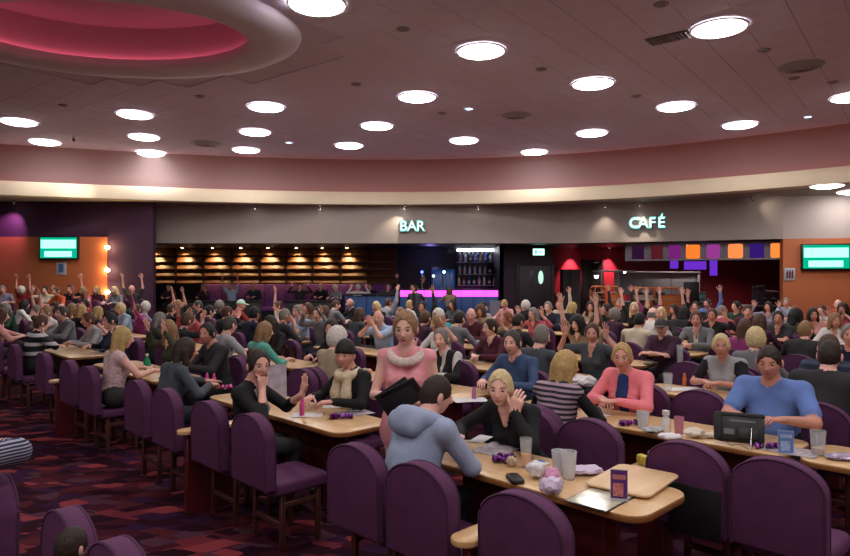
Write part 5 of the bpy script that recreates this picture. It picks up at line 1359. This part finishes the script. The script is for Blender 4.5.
# ---- standing woman in the pink dress holding a black tablet case
pd = UV(-3.26, 3.02)
holdL = ((0.085, 0.235, 0.765), (0.9, -0.5, -0.4), (-0.6, 0.75, 0.15), (-0.3, -0.2, 1), 'grip')
holdR = ((0.06, 0.28, 0.90), (1.0, -0.2, -0.3), (-0.85, 0.45, -0.25), (-0.25, -0.9, -0.2), 'relax')
pk = add_person(pd, math.radians(172), True, 'short', 'tan', 'pink', 'none', (((0.10, 0.20, 1.00), (0.45, -0.6, -0.8), (-0.75, 0.65, 0.0), (-0.1, -0.2, 1), 'grip'), ((0.10, 0.28, 1.06), (0.5, -0.5, -0.8), (-0.85, 0.3, -0.3), (-0.3, -0.9, -0.2), 'relax')), stand=True, skirt=0.60, lean=0.05, s=0.985, w=0.9, h=0.011, pitch=-0.2, skin=2, vneck=0.0, label='standing woman in a sleeveless pink dress holding a black case', trousers=0)
# ------------------------------------------------------------------ things worn and held, in the figures' own frames
def child_mesh(name, A, m, parent):
    me = A.mesh(name, [m]); return link(name, me, parent)
def field_child(name, prims, lo, hi, h, m, parent):
    f = Field(lo, hi, h)
    for q in prims: f.cap(*q)
    p, fa, _ = f.mesh(); A = Acc(); A.add(p, fa, 0); return child_mesh(name, A, m, parent)
# hood of the sweatshirt
o, hc, R, _ = R_['hoodie']
hd = [hc + np.array((0.130 * math.sin(a), -0.12 - 0.10 * math.cos(a), -0.125 + 0.035 * math.cos(a))) for a in np.linspace(-2.3, 2.3, 14)]
rr_ = [0.034 + 0.024 * (1 - abs(i - 6.5) / 6.5) for i in range(14)]
pr = [(hd[i], hd[i + 1], rr_[i], rr_[i + 1], 0, 0.02) for i in range(13)]
pr.append((hc + np.array((-0.05, -0.245, -0.145)), hc + np.array((0.05, -0.245, -0.145)), 0.06, 0.06, 0, 0.05))
field_child('hood', pr, hc + np.array((-0.35, -0.45, -0.45)), hc + np.array((0.35, 0.2, 0.1)), 0.011, TM['hoodie blue'], o)
# long cream scarf
o, hc, R, _ = R_['scarf']
sc = []
ring = [hc + np.array((0.085 * math.sin(a), -0.03 + 0.085 * math.cos(a), -0.165 - 0.02 * math.cos(a))) for a in np.linspace(0, 2 * math.pi, 13)]
sc += [(ring[i], ring[i + 1], 0.036, 0.036, 0, 0.02) for i in range(12)]
for s in (-1, 1):
    a_ = hc + np.array((s * 0.055, 0.02, -0.17)); b_ = hc + np.array((s * 0.075, 0.05, -0.34)); c_ = hc + np.array((s * 0.065, 0.02, -0.50))
    sc += [(a_, b_, 0.05, 0.062, 0, 0.02, ((0, 1, 0), 0.6)), (b_, c_, 0.062, 0.05, 0, 0.02, ((0, 1, 0), 0.6))]
field_child('scarf', sc, hc + np.array((-0.3, -0.25, -0.65)), hc + np.array((0.3, 0.3, 0.0)), 0.011, mat('cream_scarf', '#cfc0a4', 0.9, noise=0.15, nscale=40, bump=0.4, bscale=60), o)
# blue top showing in the coral cardigan
o, hc, R, _ = R_['pinkcard']
field_child('inner_top', [(hc + np.array((0, -0.03, -0.19)), hc + np.array((0, 0.0, -0.33)), 0.055, 0.055, 0, 0.02, ((0, 1, 0), 0.7)), (hc + np.array((0, 0.0, -0.33)), hc + np.array((0, -0.065, -0.48)), 0.055, 0.05, 0, 0.02, ((0, 1, 0), 0.7))], hc + np.array((-0.2, -0.15, -0.6)), hc + np.array((0.2, 0.3, -0.05)), 0.011, mat('royal_blue', '#23386e', 0.85), o)
# white edging of the black cardigan, white shirt under the blazer
o, hc, R, _ = R_['cardigan']
twm = np.array(((math.cos(-0.96), -math.sin(-0.96), 0), (math.sin(-0.96), math.cos(-0.96), 0), (0, 0, 1)))
tq = lambda x, y, z: hc + twm @ np.array((x, y, z))
field_child('cardigan_trim', [(tq(s * 0.055, 0.0, -0.18), tq(s * 0.05, 0.064, -0.33), 0.011, 0.011, 0, 0.01) for s in (-1, 1)] + [(tq(s * 0.05, 0.064, -0.33), tq(s * 0.045, 0.03, -0.50), 0.011, 0.011, 0, 0.01) for s in (-1, 1)], hc + np.array((-0.2, -0.15, -0.6)), hc + np.array((0.2, 0.3, -0.05)), 0.009, TM['light grey'], o)
o, hc, R, _ = R_['blazer']
field_child('shirt_front', [(hc + np.array((0, -0.02, -0.19)), hc + np.array((0, -0.015, -0.40)), 0.055, 0.04, 0, 0.02, ((0, 1, 0), 0.6))], hc + np.array((-0.2, -0.15, -0.6)), hc + np.array((0.2, 0.3, -0.05)), 0.012, TM['white'], o)
# lace collar of the pink dress, name necklace
o, hc, R, _ = pk
rg = [hc + np.array((0.105 * math.sin(a), -0.035 + 0.10 * math.cos(a), -0.170 - 0.05 * math.cos(a) * (math.cos(a) > 0))) for a in np.linspace(-2.2, 2.2, 14)]
col = [(rg[i], rg[i + 1], 0.030, 0.030, 0, 0.01, ((0, 1, 0.3), 0.5)) for i in range(13)]
field_child('lace_collar', col, hc + np.array((-0.3, -0.25, -0.4)), hc + np.array((0.3, 0.25, 0.0)), 0.009, mat('white_lace', '#dcc8c4', 0.9, noise=0.2, nscale=60, bump=0.5, bscale=90), o)
# black folding tablet case in her hands
M_case = mat('black_leather', '#121014', 0.45, bump=0.1)
mw = o.matrix_basis
cpos = Matrix.Translation(o.location) @ Matrix.Rotation(o.rotation_euler.z, 4, 'Z') @ Vector((-0.03, 0.325, 1.055))
t = thing('tablet_case', 'black folding tablet case held by the woman in pink', 'tablet case', cpos, o.rotation_euler.z)
rx = Matrix.Rotation(math.radians(28), 3, 'Y') @ Matrix.Rotation(math.radians(-35), 3, 'X')
link('back_cover', box_me('back_cover', (0, 0, 0), (0.25, 0.018, 0.19), M_case, 0.006, rx), t)
link('flap', box_me('flap', (0.03, 0.03, -0.01), (0.24, 0.012, 0.18), mat('case_dark', '#1e1a1e', 0.5), 0.005, Matrix.Rotation(math.radians(34), 3, 'Y') @ Matrix.Rotation(math.radians(-10), 3, 'X')), t)
link('screen', box_me('screen', tuple(rx @ Vector((0, -0.0095, 0))), (0.20, 0.003, 0.15), mat('dark_screen', '#0a0a0e', 0.15), 0.001, rx), t)

# ------------------------------------------------------------------ near chairs, read off the picture along the first rows
V0 = 2.20
def cx_(x, v=V0): return u_from_px(x, v)
near = [(205, 'purple padded chair under the woman in the black cardigan'), (248, 'empty purple padded chair at the end of the aisle table with a purple ribbon'),
        (352, 'empty purple padded chair next to the hooded man'), (416, 'purple padded chair under the man in the hooded sweatshirt'), (519, 'empty purple padded chair at the corner of the table with the tray'),
        (134, 'purple padded chair under the woman in the slate jumper'), (163, 'empty purple padded chair between two women at the aisle'),
        (86, 'purple padded chair under the blonde woman in pale lace'), (66, 'empty purple padded chair beside the blonde woman in lace'), (41, 'empty purple padded chair beside the woman in bold stripes'), (12, 'purple padded chair under the woman in bold stripes'), (-6, 'purple padded chair at the aisle beyond the woman in stripes')]
for x, lb in near: chair(cx_(x, V0 - 0.03), V0, 1, lb, 'purple padded chairs')
# row across table A and the start of the next row
chair(cx_(533, 3.68), 3.66, -1, 'purple padded chair under the fair haired woman in black', 'purple padded chairs')
chair(cx_(592, 3.68), 3.66, -1, 'empty purple padded chair behind the crumpled tissues and cups', 'purple padded chairs')
c690 = chair(cx_(684, 3.50), 3.53, 1, 'empty purple padded chair with a black lined lower back', 'purple padded chairs')
link('lower_back_panel', box_me('lower_back_panel', (0.06, -0.256, 0.54), (0.28, 0.016, 0.27), mat('black_lining', '#0c0b0f', 0.7), 0.006), c690)
chair(cx_(776, 3.50), 3.53, 1, 'empty purple padded chair facing the blue card holder', 'purple padded chairs')
for x, k, f, lb in ((700, 1, -1, 'empty purple padded chair between the coral cardigan and blue t-shirt'), (650, 1, -1, 'purple padded chair beside the woman in coral'), (843, 1, -1, 'empty purple padded chair beyond the pint glass'), (806, 1, -1, None), (688, 3, 1, 'empty purple padded chair near the tall glass'),
                    (212, 1, 1, 'empty purple padded chair behind the two pink bottles'), (235, 1, 1, 'empty purple padded chair behind the pink ribbon'), (320, 0, -1, None), (535, 2, 1, 'empty purple padded chair behind the man in denim'), (742, 3, 1, None), (788, 2, 1, 'empty purple padded chair behind the man in blue'), (303, 0, -1, 'empty purple padded chair beside the woman with the scarf'), (484, 1, -1, 'empty purple padded chair between the grey haired woman and denim man')):
    v = (V0 if f > 0 else 3.66) + PITCH * k; u = cx_(x, v)
    if lb is None or any(abs(u - q) < 0.44 for q in SEATS.get((k, f), [])): continue
    SEATS.setdefault((k, f), []).append(u); chair(u, v, f, lb, 'purple padded chairs')

# ------------------------------------------------------------------ tables on the lattice
table(-2.175, 2.98, 1.55, 'wooden table with tray, tissues and half drunk glass', 'bingo tables', ledge=0.225)
table(-4.62, 2.98, 2.0, 'wooden aisle table with papers and purple ribbon', 'bingo tables', ledge=-0.19)
table(-7.75, 2.98, 2.0, 'wooden aisle table before the blonde woman in lace', 'bingo tables', ledge=-0.45)
table(-10.6, 2.98, 2.0, 'wooden aisle table before the woman in bold stripes', 'bingo tables')
table(-2.36, 2.98 + PITCH, 2.18, 'wooden table with the black bingo terminal', 'bingo tables', ledge=0.44)
table(-0.26, 2.98 + PITCH, 1.92, 'wooden table with the pint glass and foil wrappers', 'bingo tables')
for k in range(1, 12):
    vc = 2.98 + PITCH * k
    for n in range(-3, 9):
        uc = -4.9 - 2.72 * (n - 1) if k == 1 else -2.1 - 2.72 * n
        if k == 1 and n < 1: continue
        p = UV(uc, vc)
        if p.y > 15.6 or p.y < 2 or abs(p.x) > 12.5 or abs(p.x) > p.y * 0.72 + 1.0: continue
        table(uc, vc, 2.0, 'wooden bingo table amid the crowded rows of players', 'bingo tables in the crowded rows')

# ------------------------------------------------------------------ things on the tables
TZT = 0.723
M_paper = mat('white_paper', '#d8d6d8', 0.8); M_paper2 = mat('printed_paper', '#aaa2a8', 0.7, noise=0.4, nscale=30)
def sheet(x, y, w_, d_, rz, label, m=M_paper, name='paper_sheet', z=TZT):
    p = PZ(x, y, z + 0.002)
    bm = bmesh.new(); bmesh.ops.create_grid(bm, x_segments=6, y_segments=6, size=0.5)
    for v_ in bm.verts: v_.co = Vector((v_.co.x * w_, v_.co.y * d_, 0.002 + 0.004 * (0.5 + 0.5 * math.sin(v_.co.x * 6 + x) * math.sin(v_.co.y * 5))))
    r = bmesh.ops.extrude_face_region(bm, geom=list(bm.faces)); bmesh.ops.translate(bm, vec=(0, 0, -0.002), verts=[q for q in r['geom'] if isinstance(q, bmesh.types.BMVert)])
    return tag(link(name, mesh_of(name, bm, m, 40), None, (p.x, p.y, z), rz), label, 'paper')
def crumple(x, y, r, m, label, z=TZT, sq=0.6, sx=1.0, name='crumpled_tissue'):
    p = PZ(x, y, z + r * sq * 0.8); bm = bmesh.new(); bmesh.ops.create_icosphere(bm, subdivisions=3, radius=r)
    rnd = random.Random(int(x * 31 + y))
    ph = [rnd.uniform(0, 6) for _ in range(6)]
    lo = 9
    for v_ in bm.verts:
        c = v_.co / r
        k = 1 + 0.22 * math.sin(c.x * 5 + ph[0]) * math.sin(c.y * 6 + ph[1]) + 0.16 * abs(math.sin(c.x * 11 + c.z * 7 + ph[2])) - 0.12 * abs(math.sin(c.y * 13 - c.z * 5 + ph[3]))
        v_.co = Vector((c.x * k * r * sx, c.y * k * r, c.z * k * r * sq)); lo = min(lo, v_.co.z)
    return tag(link(name, mesh_of(name, bm, m, 35), None, (p.x, p.y, z - lo), 0.3), label, 'tissue')
def ribbon(x, y, n, rx_, ry_, label, z=TZT, rz=0.0, cols=('#7a2a86', '#4a1a6a', '#a04ab0')):
    """heap of curled shiny purple paper loops"""
    p = PZ(x, y, z); rnd = random.Random(int(x + y * 7)); bm = bmesh.new()
    for i in range(n):
        cx, cy = rnd.uniform(-1, 1) * rx_, rnd.uniform(-1, 1) * ry_; r = rnd.uniform(0.012, 0.02); a0 = rnd.uniform(0, 6); tl = rnd.uniform(-0.6, 0.6)
        prev = None
        for k in range(9):
            a = k / 8 * 2 * math.pi
            d = Vector((math.cos(a0), math.sin(a0), 0)); wv = Vector((-d.y, d.x, tl)).normalized() * 0.009
            c = Vector((cx, cy, 0.021)) + d * r * math.cos(a) + Vector((0, 0, r * math.sin(a)))
            cur = (bm.verts.new(c - wv), bm.verts.new(c + wv))
            for q in cur: q.co.z = max(q.co.z, 0.001)
            if prev: bm.faces.new((prev[0], prev[1], cur[1], cur[0])).material_index = i % 3
            prev = cur
    me = mesh_of('curled_ribbon', bm, [mat('foil_' + c[1:], c, 0.3, metal=0.4) for c in cols], 60)
    return tag(link('curled_ribbon', me, None, (p.x, p.y, z), rz), label, 'ribbon')
M_glass = mat('clear_glass', '#e8eef4', 0.05, alpha=0.2, spec=0.8)
M_cup = mat('clear_plastic', '#dfe4ea', 0.15, alpha=0.42, spec=0.7)
M_beer = mat('amber_drink', '#f0a830', 0.1, alpha=0.85)
def tumbler(x, y, r0, r1, h, label, m=M_glass, drink=None, fill=0.4, z=TZT, cat='glass', name='drinking_glass'):
    p = PZ(x, y, z); t = thing(name, label, cat, p)
    link('vessel', lathe_me('vessel', [(0, 0.0), (r0, 0.0), (r0 + (r1 - r0) * 0.5, h * 0.5), (r1, h), (r1 - 0.003, h), (r0 + (r1 - r0) * 0.5 - 0.003, h * 0.5), (r0 - 0.003, 0.008), (0, 0.008)], m, 20), t)
    if drink: link('drink', lathe_me('drink', [(0, 0.009), (r0 - 0.004, 0.009), (r0 + (r1 - r0) * fill - 0.004, h * fill), (0, h * fill)], drink, 20), t)
    return t
u_rz = -ANG
# table with tray (table A)
sheet(481, 439, 0.10, 0.20, u_rz + 0.3, 'small white slip beside the fair haired woman\u2019s arm')
sheet(497, 449, 0.22, 0.30, u_rz + 0.2, 'printed green and pink game sheet on table', M_paper2)
ribbon(504, 461, 26, 0.05, 0.07, 'heap of curled purple ribbon beside the half drunk glass', rz=u_rz)
tumbler(526, 467, 0.027, 0.036, 0.165, 'tall glass with an amber drink left in it', M_glass, M_beer, 0.45)
p = PZ(515, 481, TZT)
t = thing('phone_pouch', 'small black phone pouch lying on the table edge', 'phone case', p, u_rz + 0.95)
bm = bmesh.new(); bm_prism(bm, [(x, y, 0) for x, y in rrect(0.075, 0.14, 0.025)], (0, 0, 0.026), 0.01, 3); link('shell', mesh_of('shell', bm, mat('matte_black', '#1c1b1d', 0.5), 50), t)
link('clasp', box_me('clasp', (0, 0.045, 0.027), (0.03, 0.012, 0.004), mat('clasp', '#2c2c30', 0.3), 0.001), t)
M_tis = mat('tissue_white', '#dcd8dc', 0.9, bump=0.2); M_tisp = mat('tissue_pink', '#d69ac0', 0.9, bump=0.2); M_tisl = mat('tissue_lilac', '#cfc0da', 0.9, bump=0.2)
crumple(537, 472, 0.05, M_tis, 'crumpled white tissue between the amber glass and cups', sq=0.8)
crumple(552, 477, 0.04, M_tisp, 'crumpled pink tissue on the pile by the cups', sq=0.9)
crumple(551, 488, 0.055, M_tisl, 'crumpled lilac patterned tissue at the table edge', sq=0.75)
crumple(586, 471, 0.06, M_tisl, 'scattered lilac tissue beyond the clear cups', sq=0.3, sx=1.5)
crumple(512, 463, 0.028, mat('wrapper_beige', '#c0aa94', 0.6, noise=0.3, nscale=40), 'small beige wrapper beside the purple ribbon', sq=0.9, name='sweet_wrapper')
p = PZ(538, 464, TZT); t = thing('leaflet', 'small blue and white leaflet behind the white tissue', 'leaflet', p, 0.5)
link('page', box_me('page', (0, 0, 0.004), (0.11, 0.09, 0.008), M_paper, 0.001, None, 1), t); link('blue_print', box_me('blue_print', (0.01, 0.015, 0.0085), (0.08, 0.05, 0.001), mat('print_blue', '#3c6ca8', 0.6)), t)
tumbler(559, 474, 0.03, 0.042, 0.13, 'milky plastic cup next to the crumpled cup', mat('milky_cup', '#d2d6dc', 0.3, alpha=0.8), cat='cup', name='plastic_cup')
tumbler(569, 479, 0.03, 0.043, 0.15, 'clear crinkled plastic cup beside the pink tissue', M_cup, cat='cup', name='plastic_cup')
# framed flat card, tray, card holder
p = PZ(600, 499, TZT)
t = thing('game_card', 'black edged glossy game card lying flat near the tray', 'card', p, u_rz + 0.04)
link('border', box_me('border', (0, 0, 0.002), (0.23, 0.30, 0.004), M_blackplastic, 0.001, None, 1), t); link('print', box_me('print', (0, 0, 0.0045), (0.215, 0.285, 0.002), mat('card_print', '#b8b4a0', 0.12, noise=0.45, nscale=9)), t)
p = PZ(633, 483, TZT)
t = thing('serving_tray', 'pale wooden serving tray resting at the table corner', 'tray', p, u_rz + 0.10)
M_tray = wood('tray_wood', '#d8b488', '#e4c49c', 2.0, (8, 1, 1), 0.4)
bm = bmesh.new(); bm_prism(bm, [(x, y, 0.012) for x, y in rrect(0.34, 0.47, 0.05)], (0, 0, 0.012), 0.004, 2); link('board', mesh_of('board', bm, M_tray, 50), t)
for sx in (-1, 1):
    for sy in (-1, 1): link('foot', box_me('foot', (sx * 0.11, sy * 0.17, 0.006), (0.03, 0.03, 0.012), M_blackplastic, 0.002, None, 1), t)
def card_holder(x, y, w_, h_, rz, label, c1, c2, z=TZT):
    p = PZ(x, y, z); t = thing('card_holder', label, 'card holder', p, rz)
    link('base', box_me('base', (0, 0, 0.004), (w_ * 1.05, 0.06, 0.008), M_cup, 0.002, None, 1), t)
    link('pane', box_me('pane', (0, 0.006, h_ / 2 + 0.006), (w_ * 1.04, 0.003, h_ * 1.02), M_cup), t)
    link('card', box_me('card', (0, 0.0, h_ / 2 + 0.007), (w_ * 0.96, 0.004, h_ * 0.97), mat('card_' + c1[1:], c1, 0.5)), t)
    link('card_picture', box_me('card_picture', (-w_ * 0.05, -0.003, h_ * 0.36), (w_ * 0.6, 0.002, h_ * 0.45), mat('cardp_' + c2[1:], c2, 0.5, noise=0.4, nscale=60)), t)
    link('card_headline', box_me('card_headline', (0.0, -0.003, h_ * 0.8), (w_ * 0.75, 0.002, h_ * 0.16), mat('cardh_' + c2[1:], c2, 0.5, noise=0.2, nscale=90)), t)
card_holder(619, 500, 0.08, 0.14, -0.25, 'clear holder with a purple and orange card beside the tray', '#5c2a7c', '#c07878')
# things on the ledge between the row chairs
lz = 0.648
def on_ledge(du, dv): return UV(-1.92 + du, 2.98 + PITCH - 0.62 + dv, lz)
t = tag(link('paper_wrapper', box_me('paper_wrapper', (0, 0, 0.03), (0.05, 0.09, 0.06), mat('yellow_paper', '#c8b44c', 0.7, noise=0.3, nscale=30), 0.012), None, on_ledge(0.0, -0.16), 0.4), 'yellow paper wrapper on the small ledge behind the tray', 'wrapper')
t = tag(link('paper_wrapper', box_me('paper_wrapper', (0, 0, 0.025), (0.06, 0.12, 0.05), mat('grey_wrap', '#9aa6a0', 0.7, noise=0.4, nscale=30), 0.012), None, on_ledge(0.0, -0.03), -0.2), 'pale folded paper on the small ledge behind the tray', 'wrapper')
# table with papers (table B)
sheet(335, 406.5, 0.20, 0.12, 0.2, 'white slip of paper near the scarf wearer')
sheet(307, 415, 0.24, 0.16, 0.15, 'glossy white paper at the end of the aisle table')
sheet(355, 413, 0.26, 0.2, 0.6, 'clear printed sheet under the purple ribbon', M_paper2)
ribbon(341, 418.5, 30, 0.09, 0.035, 'heap of curled purple ribbon on the aisle table', rz=0.2)
def dabber(x, y, c, label, z=TZT, h=0.12):
    p = PZ(x, y, z); t = thing('bingo_dabber', label, 'bingo dabber', p)
    link('barrel', lathe_me('barrel', [(0, 0), (0.018, 0), (0.02, 0.01), (0.02, h * 0.62), (0.013, h * 0.7), (0, h * 0.7)], mat('dab_' + c[1:], c, 0.35), 14), t)
    link('cap', lathe_me('cap', [(0.0145, h * 0.66), (0.014, h * 0.9), (0.006, h), (0, h)], mat('dabcap_' + c[1:], c, 0.3), 14), t)
dabber(302, 416, '#d8509a', 'slim pink dabber standing beside the raised hand', h=0.15)
dabber(207, 386, '#e0509c', 'pink dabber, one of two beside the slate jumper', h=0.13); dabber(214, 386.5, '#d83c90', 'magenta dabber, one of two beside the slate jumper', h=0.13)
ribbon(228, 389, 14, 0.06, 0.05, 'bright pink paper bow on the aisle table', cols=('#d04a94', '#e070ac', '#b03a80'))
crumple(163, 377, 0.05, M_tis, 'white crumpled napkin before the blonde in lace', sq=0.6)
p = PZ(147, 372, TZT); t = thing('green_bottle', 'green plastic bottle before the blonde woman in lace', 'bottle', p)
link('vessel', lathe_me('vessel', [(0, 0), (0.036, 0), (0.038, 0.02), (0.038, 0.12), (0.016, 0.17), (0.015, 0.19), (0, 0.19)], mat('green_plastic', '#1f8a5a', 0.25), 16), t); link('cap', lathe_me('cap', [(0.018, 0.185), (0.018, 0.21), (0, 0.21)], M_white, 12), t)
# terminal table (row two)
tumbler(643, 428, 0.034, 0.047, 0.12, 'clear plastic cup beside the coral cardigan', M_cup, cat='cup', name='plastic_cup')
sheet(598, 415, 0.16, 0.12, 0.3, 'folded white paper in the striped woman\u2019s hands')
ribbon(630, 425.5, 20, 0.08, 0.03, 'string of purple ribbon before the coral cardigan', rz=0.1)
crumple(655, 430, 0.06, mat('newsprint', '#a8a8ac', 0.8, noise=0.4, nscale=30), 'folded newspaper beside the white bottle', sq=0.25, sx=1.5, name='folded_newspaper')
p = PZ(666, 432, TZT); t = thing('white_bottle', 'white plastic squeeze bottle standing amid tissues', 'bottle', p)
link('vessel', lathe_me('vessel', [(0, 0), (0.03, 0), (0.032, 0.02), (0.03, 0.09), (0.018, 0.11), (0.018, 0.125), (0, 0.125)], mat('bottle_white', '#d8dce4', 0.4), 16), t); link('cap', lathe_me('cap', [(0.026, 0.12), (0.026, 0.15), (0, 0.15)], mat('bottle_white', '#d8dce4', 0.4), 14), t)
crumple(670, 437, 0.06, M_tis, 'white napkin in front of the white bottle', sq=0.3, sx=1.2)
tumbler(679, 434, 0.028, 0.034, 0.12, 'pink tinted glass beside the white bottle', mat('pink_glass', '#d890a8', 0.1, alpha=0.6))
crumple(694, 434, 0.055, mat('tissue_cream', '#e0d6c8', 0.9, bump=0.2), 'cream crumpled napkin beside the pink glass', sq=0.55, sx=1.1)
crumple(712, 436, 0.04, mat('tissue_cream', '#e0d6c8', 0.9, bump=0.2), 'small cream napkin trailing off the bigger one', sq=0.4, sx=1.4)
# black bingo terminal on a stand
p = PZ(741, 446, TZT)
t = thing('bingo_terminal', 'black handheld bingo terminal propped up before the man in blue', 'tablet', p, -0.42)
rt = Matrix.Rotation(math.radians(-24), 3, 'X')
link('casing', box_me('casing', (0, 0.02, 0.105), (0.27, 0.035, 0.18), M_blackplastic, 0.016, rt), t)
link('grip', box_me('grip', (-0.135, 0.02, 0.115), (0.05, 0.055, 0.19), mat('grip_rubber', '#1c1e1c', 0.6), 0.02, rt), t)
link('top_bar', box_me('top_bar', (-0.005, 0.055, 0.185), (0.29, 0.045, 0.03), mat('grip_rubber', '#1c1e1c', 0.6), 0.01, rt), t)
link('back_label', box_me('back_label', (-0.07, -0.008, 0.09), (0.06, 0.003, 0.035), mat('label_grey', '#6a6a70', 0.5), 0, rt), t)
link('vent_strip', box_me('vent_strip', (0.01, 0.022, 0.155), (0.15, 0.003, 0.012), mat('label_grey', '#6a6a70', 0.5), 0, rt), t)
link('battery_pack', box_me('battery_pack', (0.04, -0.012, 0.085), (0.12, 0.018, 0.08), M_blackplastic, 0.006, rt), t)
bm = bmesh.new(); bm_tube(bm, [(0.06, -0.01, 0.12), (0.055, -0.06, 0.06), (0.05, -0.10, 0.004)], 0.004, 6); link('prop_leg', mesh_of('prop_leg', bm, M_chrome, 60), t)
bm = bmesh.new(); bm_tube(bm, [(-0.10, 0.0, 0.03), (-0.06, -0.06, 0.012), (-0.01, -0.03, 0.02), (0.04, -0.09, 0.006)], 0.003, 6); link('cable', mesh_of('cable', bm, mat('cable_tan', '#a08868', 0.6), 60), t)
ribbon(768, 449, 18, 0.09, 0.025, 'string of purple ribbon beside the bingo terminal', rz=-0.2)
card_holder(786, 454, 0.085, 0.135, -0.30, 'clear holder with a pale blue card by the man in blue', '#6a8cd0', '#a8c0e8')
sheet(792, 451, 0.3, 0.2, u_rz, 'clear mat under the blue card holder', M_paper2)
tumbler(818, 455, 0.036, 0.046, 0.15, 'pint glass with foam dregs on the far table end', M_glass, mat('foam', '#b89c84', 0.6), 0.3)
crumple(842, 457, 0.06, mat('foil_lilac', '#b8a8c8', 0.3, metal=0.5, noise=0.3, nscale=40), 'lilac foil wrapper at the table end', sq=0.25, sx=1.6, name='foil_wrapper')
# further tables
tumbler(680, 364, 0.035, 0.042, 0.24, 'tall clear glass on the table of the plum striped player', M_glass)
p = PZ(651, 364.5, TZT); t = thing('phone', 'black phone lying on a white sheet', 'phone', p, 0.2)
link('body', box_me('body', (0, 0, 0.006), (0.17, 0.09, 0.012), M_blackplastic, 0.004), t); link('screen', box_me('screen', (0, 0, 0.0125), (0.15, 0.075, 0.001), mat('dark_screen', '#0a0a0e', 0.15)), t)
dabber(684.5, 386, '#c06a34', 'orange dabber beside the pale vest woman', h=0.13)
tumbler(668, 391, 0.035, 0.045, 0.17, 'clear pint glass behind the coral cardigan', M_glass)
sheet(684, 389, 0.35, 0.2, 0.1, 'white papers before the woman in the pale vest')
crumple(583, 383, 0.10, M_tis, 'big heap of white tissue behind the coral cardigan', sq=0.55, sx=1.3)
dabber(556, 384, '#e0609c', 'slim pink dabber beside the denim jumper', h=0.16)
tumbler(564, 384, 0.035, 0.042, 0.14, 'clear tumbler beside the slim pink dabber', M_glass)
dabber(474, 399, '#b06aa0', 'mauve dabber by the gesturing grey haired woman', h=0.11)
sheet(470, 400, 0.3, 0.2, 0.2, 'white papers before the gesturing grey haired woman')
tumbler(284, 358, 0.035, 0.04, 0.17, 'dark cola glass before the teal shirt', mat('cola_glass', '#2a1614', 0.1), None)
tumbler(293, 359, 0.035, 0.04, 0.15, 'second cola glass before the teal shirt', mat('cola_glass', '#2a1614', 0.1), None)
p = PZ(277, 398, TZT); t = thing('menu_card', 'tall upright printed menu between the black cardigan and teal top', 'menu', p, 0.35)
link('front_page', box_me('front_page', (0, 0, 0.15), (0.17, 0.004, 0.30), mat('menu_print', '#a8a0b0', 0.6, noise=0.3, nscale=14), 0.001, Matrix.Rotation(-0.1, 3, 'X'), 1), t)
link('back_page', box_me('back_page', (0, 0.04, 0.15), (0.17, 0.004, 0.30), M_paper, 0.001, Matrix.Rotation(0.16, 3, 'X'), 1), t)
for x, y, c, lb in ((480, 349, '#d8d4d0', 'white tub on the table before the maroon jacket'), (488, 350, '#cfcac4', 'cream tub on the table before the maroon jacket')):
    tumbler(x, y, 0.06, 0.07, 0.12, lb, mat('tub_' + c[1:], c, 0.5), cat='tub', name='plastic_tub')

# ------------------------------------------------------------------ seats and people close to the camera across the aisle
def loose_chair(p, rz, label):
    t = thing('padded_chair', label, 'chair', p, rz, 'purple padded chairs')
    b = link('backrest', CH[0], t); link('seat', CH[2], t); link('piping', CH[1], b)
    for x in (-0.17, 0.17):
        for y in (-0.09, 0.19): link('leg', CH[3], t, (x, y, 0))
        link('side_rail', CH[5], t, (x, 0.05, 0.30))
    for y in (-0.09, 0.19): link('stretcher', CH[4], t, (0, y, 0.17))
    return t
def back_at(x, y):
    """point on the floor under a backrest whose top shows at this pixel"""
    q = PZ(x, y, 0.92); return Vector((q.x, q.y, 0))
for x, y, lb in ((77, 503, 'purple padded chair beside the small dark haired child'), (128, 534, 'empty purple padded chair facing away from the aisle carpet')):
    q = back_at(x, y); d = Vector((-VX, -VY, 0)); loose_chair(q + d * 0.24, RZ_M, lb)
add_person(Vector((-1.27, 2.30, 0)), math.radians(-20), True, 'short', 'dark brown', 'plum', 'long', ('lap', 'lap'), s=0.565, lean=0.0, h=0.014, stand=True, label='small dark haired child low beside the aisle chairs', px=60)
q = back_at(4, 470)
loose_chair(q + Vector((-VX, -VY, 0)) * 0.24, RZ_M, 'purple padded chair with a knitted sleeve resting on its back')
add_person(q + Vector((-VX, -VY, 0)) * 0.25, RZ_M, False, 'short', 'dark brown', 'navy flecked knit', 'long', (((-0.13, -0.28, 1.0), (0.3, -1.0, 0.0), (-1, 0.2, 0), (0, 0, -1), 'relax'), 'lap'), w=1.3, lean=0.0, h=0.013, label='person in a flecked navy knit leaning an arm on the chair back', px=0)

# ------------------------------------------------------------------ labels that occur twice are reported while building
seen = {}
for o in bpy.data.objects:
    if o.parent is None and 'label' in o:
        seen.setdefault(o['label'], []).append(o)
for k, v_ in seen.items():
    n_ = len(k.split())
    if len(v_) > 1 and len({q.get('group') for q in v_}) > 1: print('DUP', len(v_), k)
    if n_ > 16 or n_ < 4: print('LEN', n_, k)
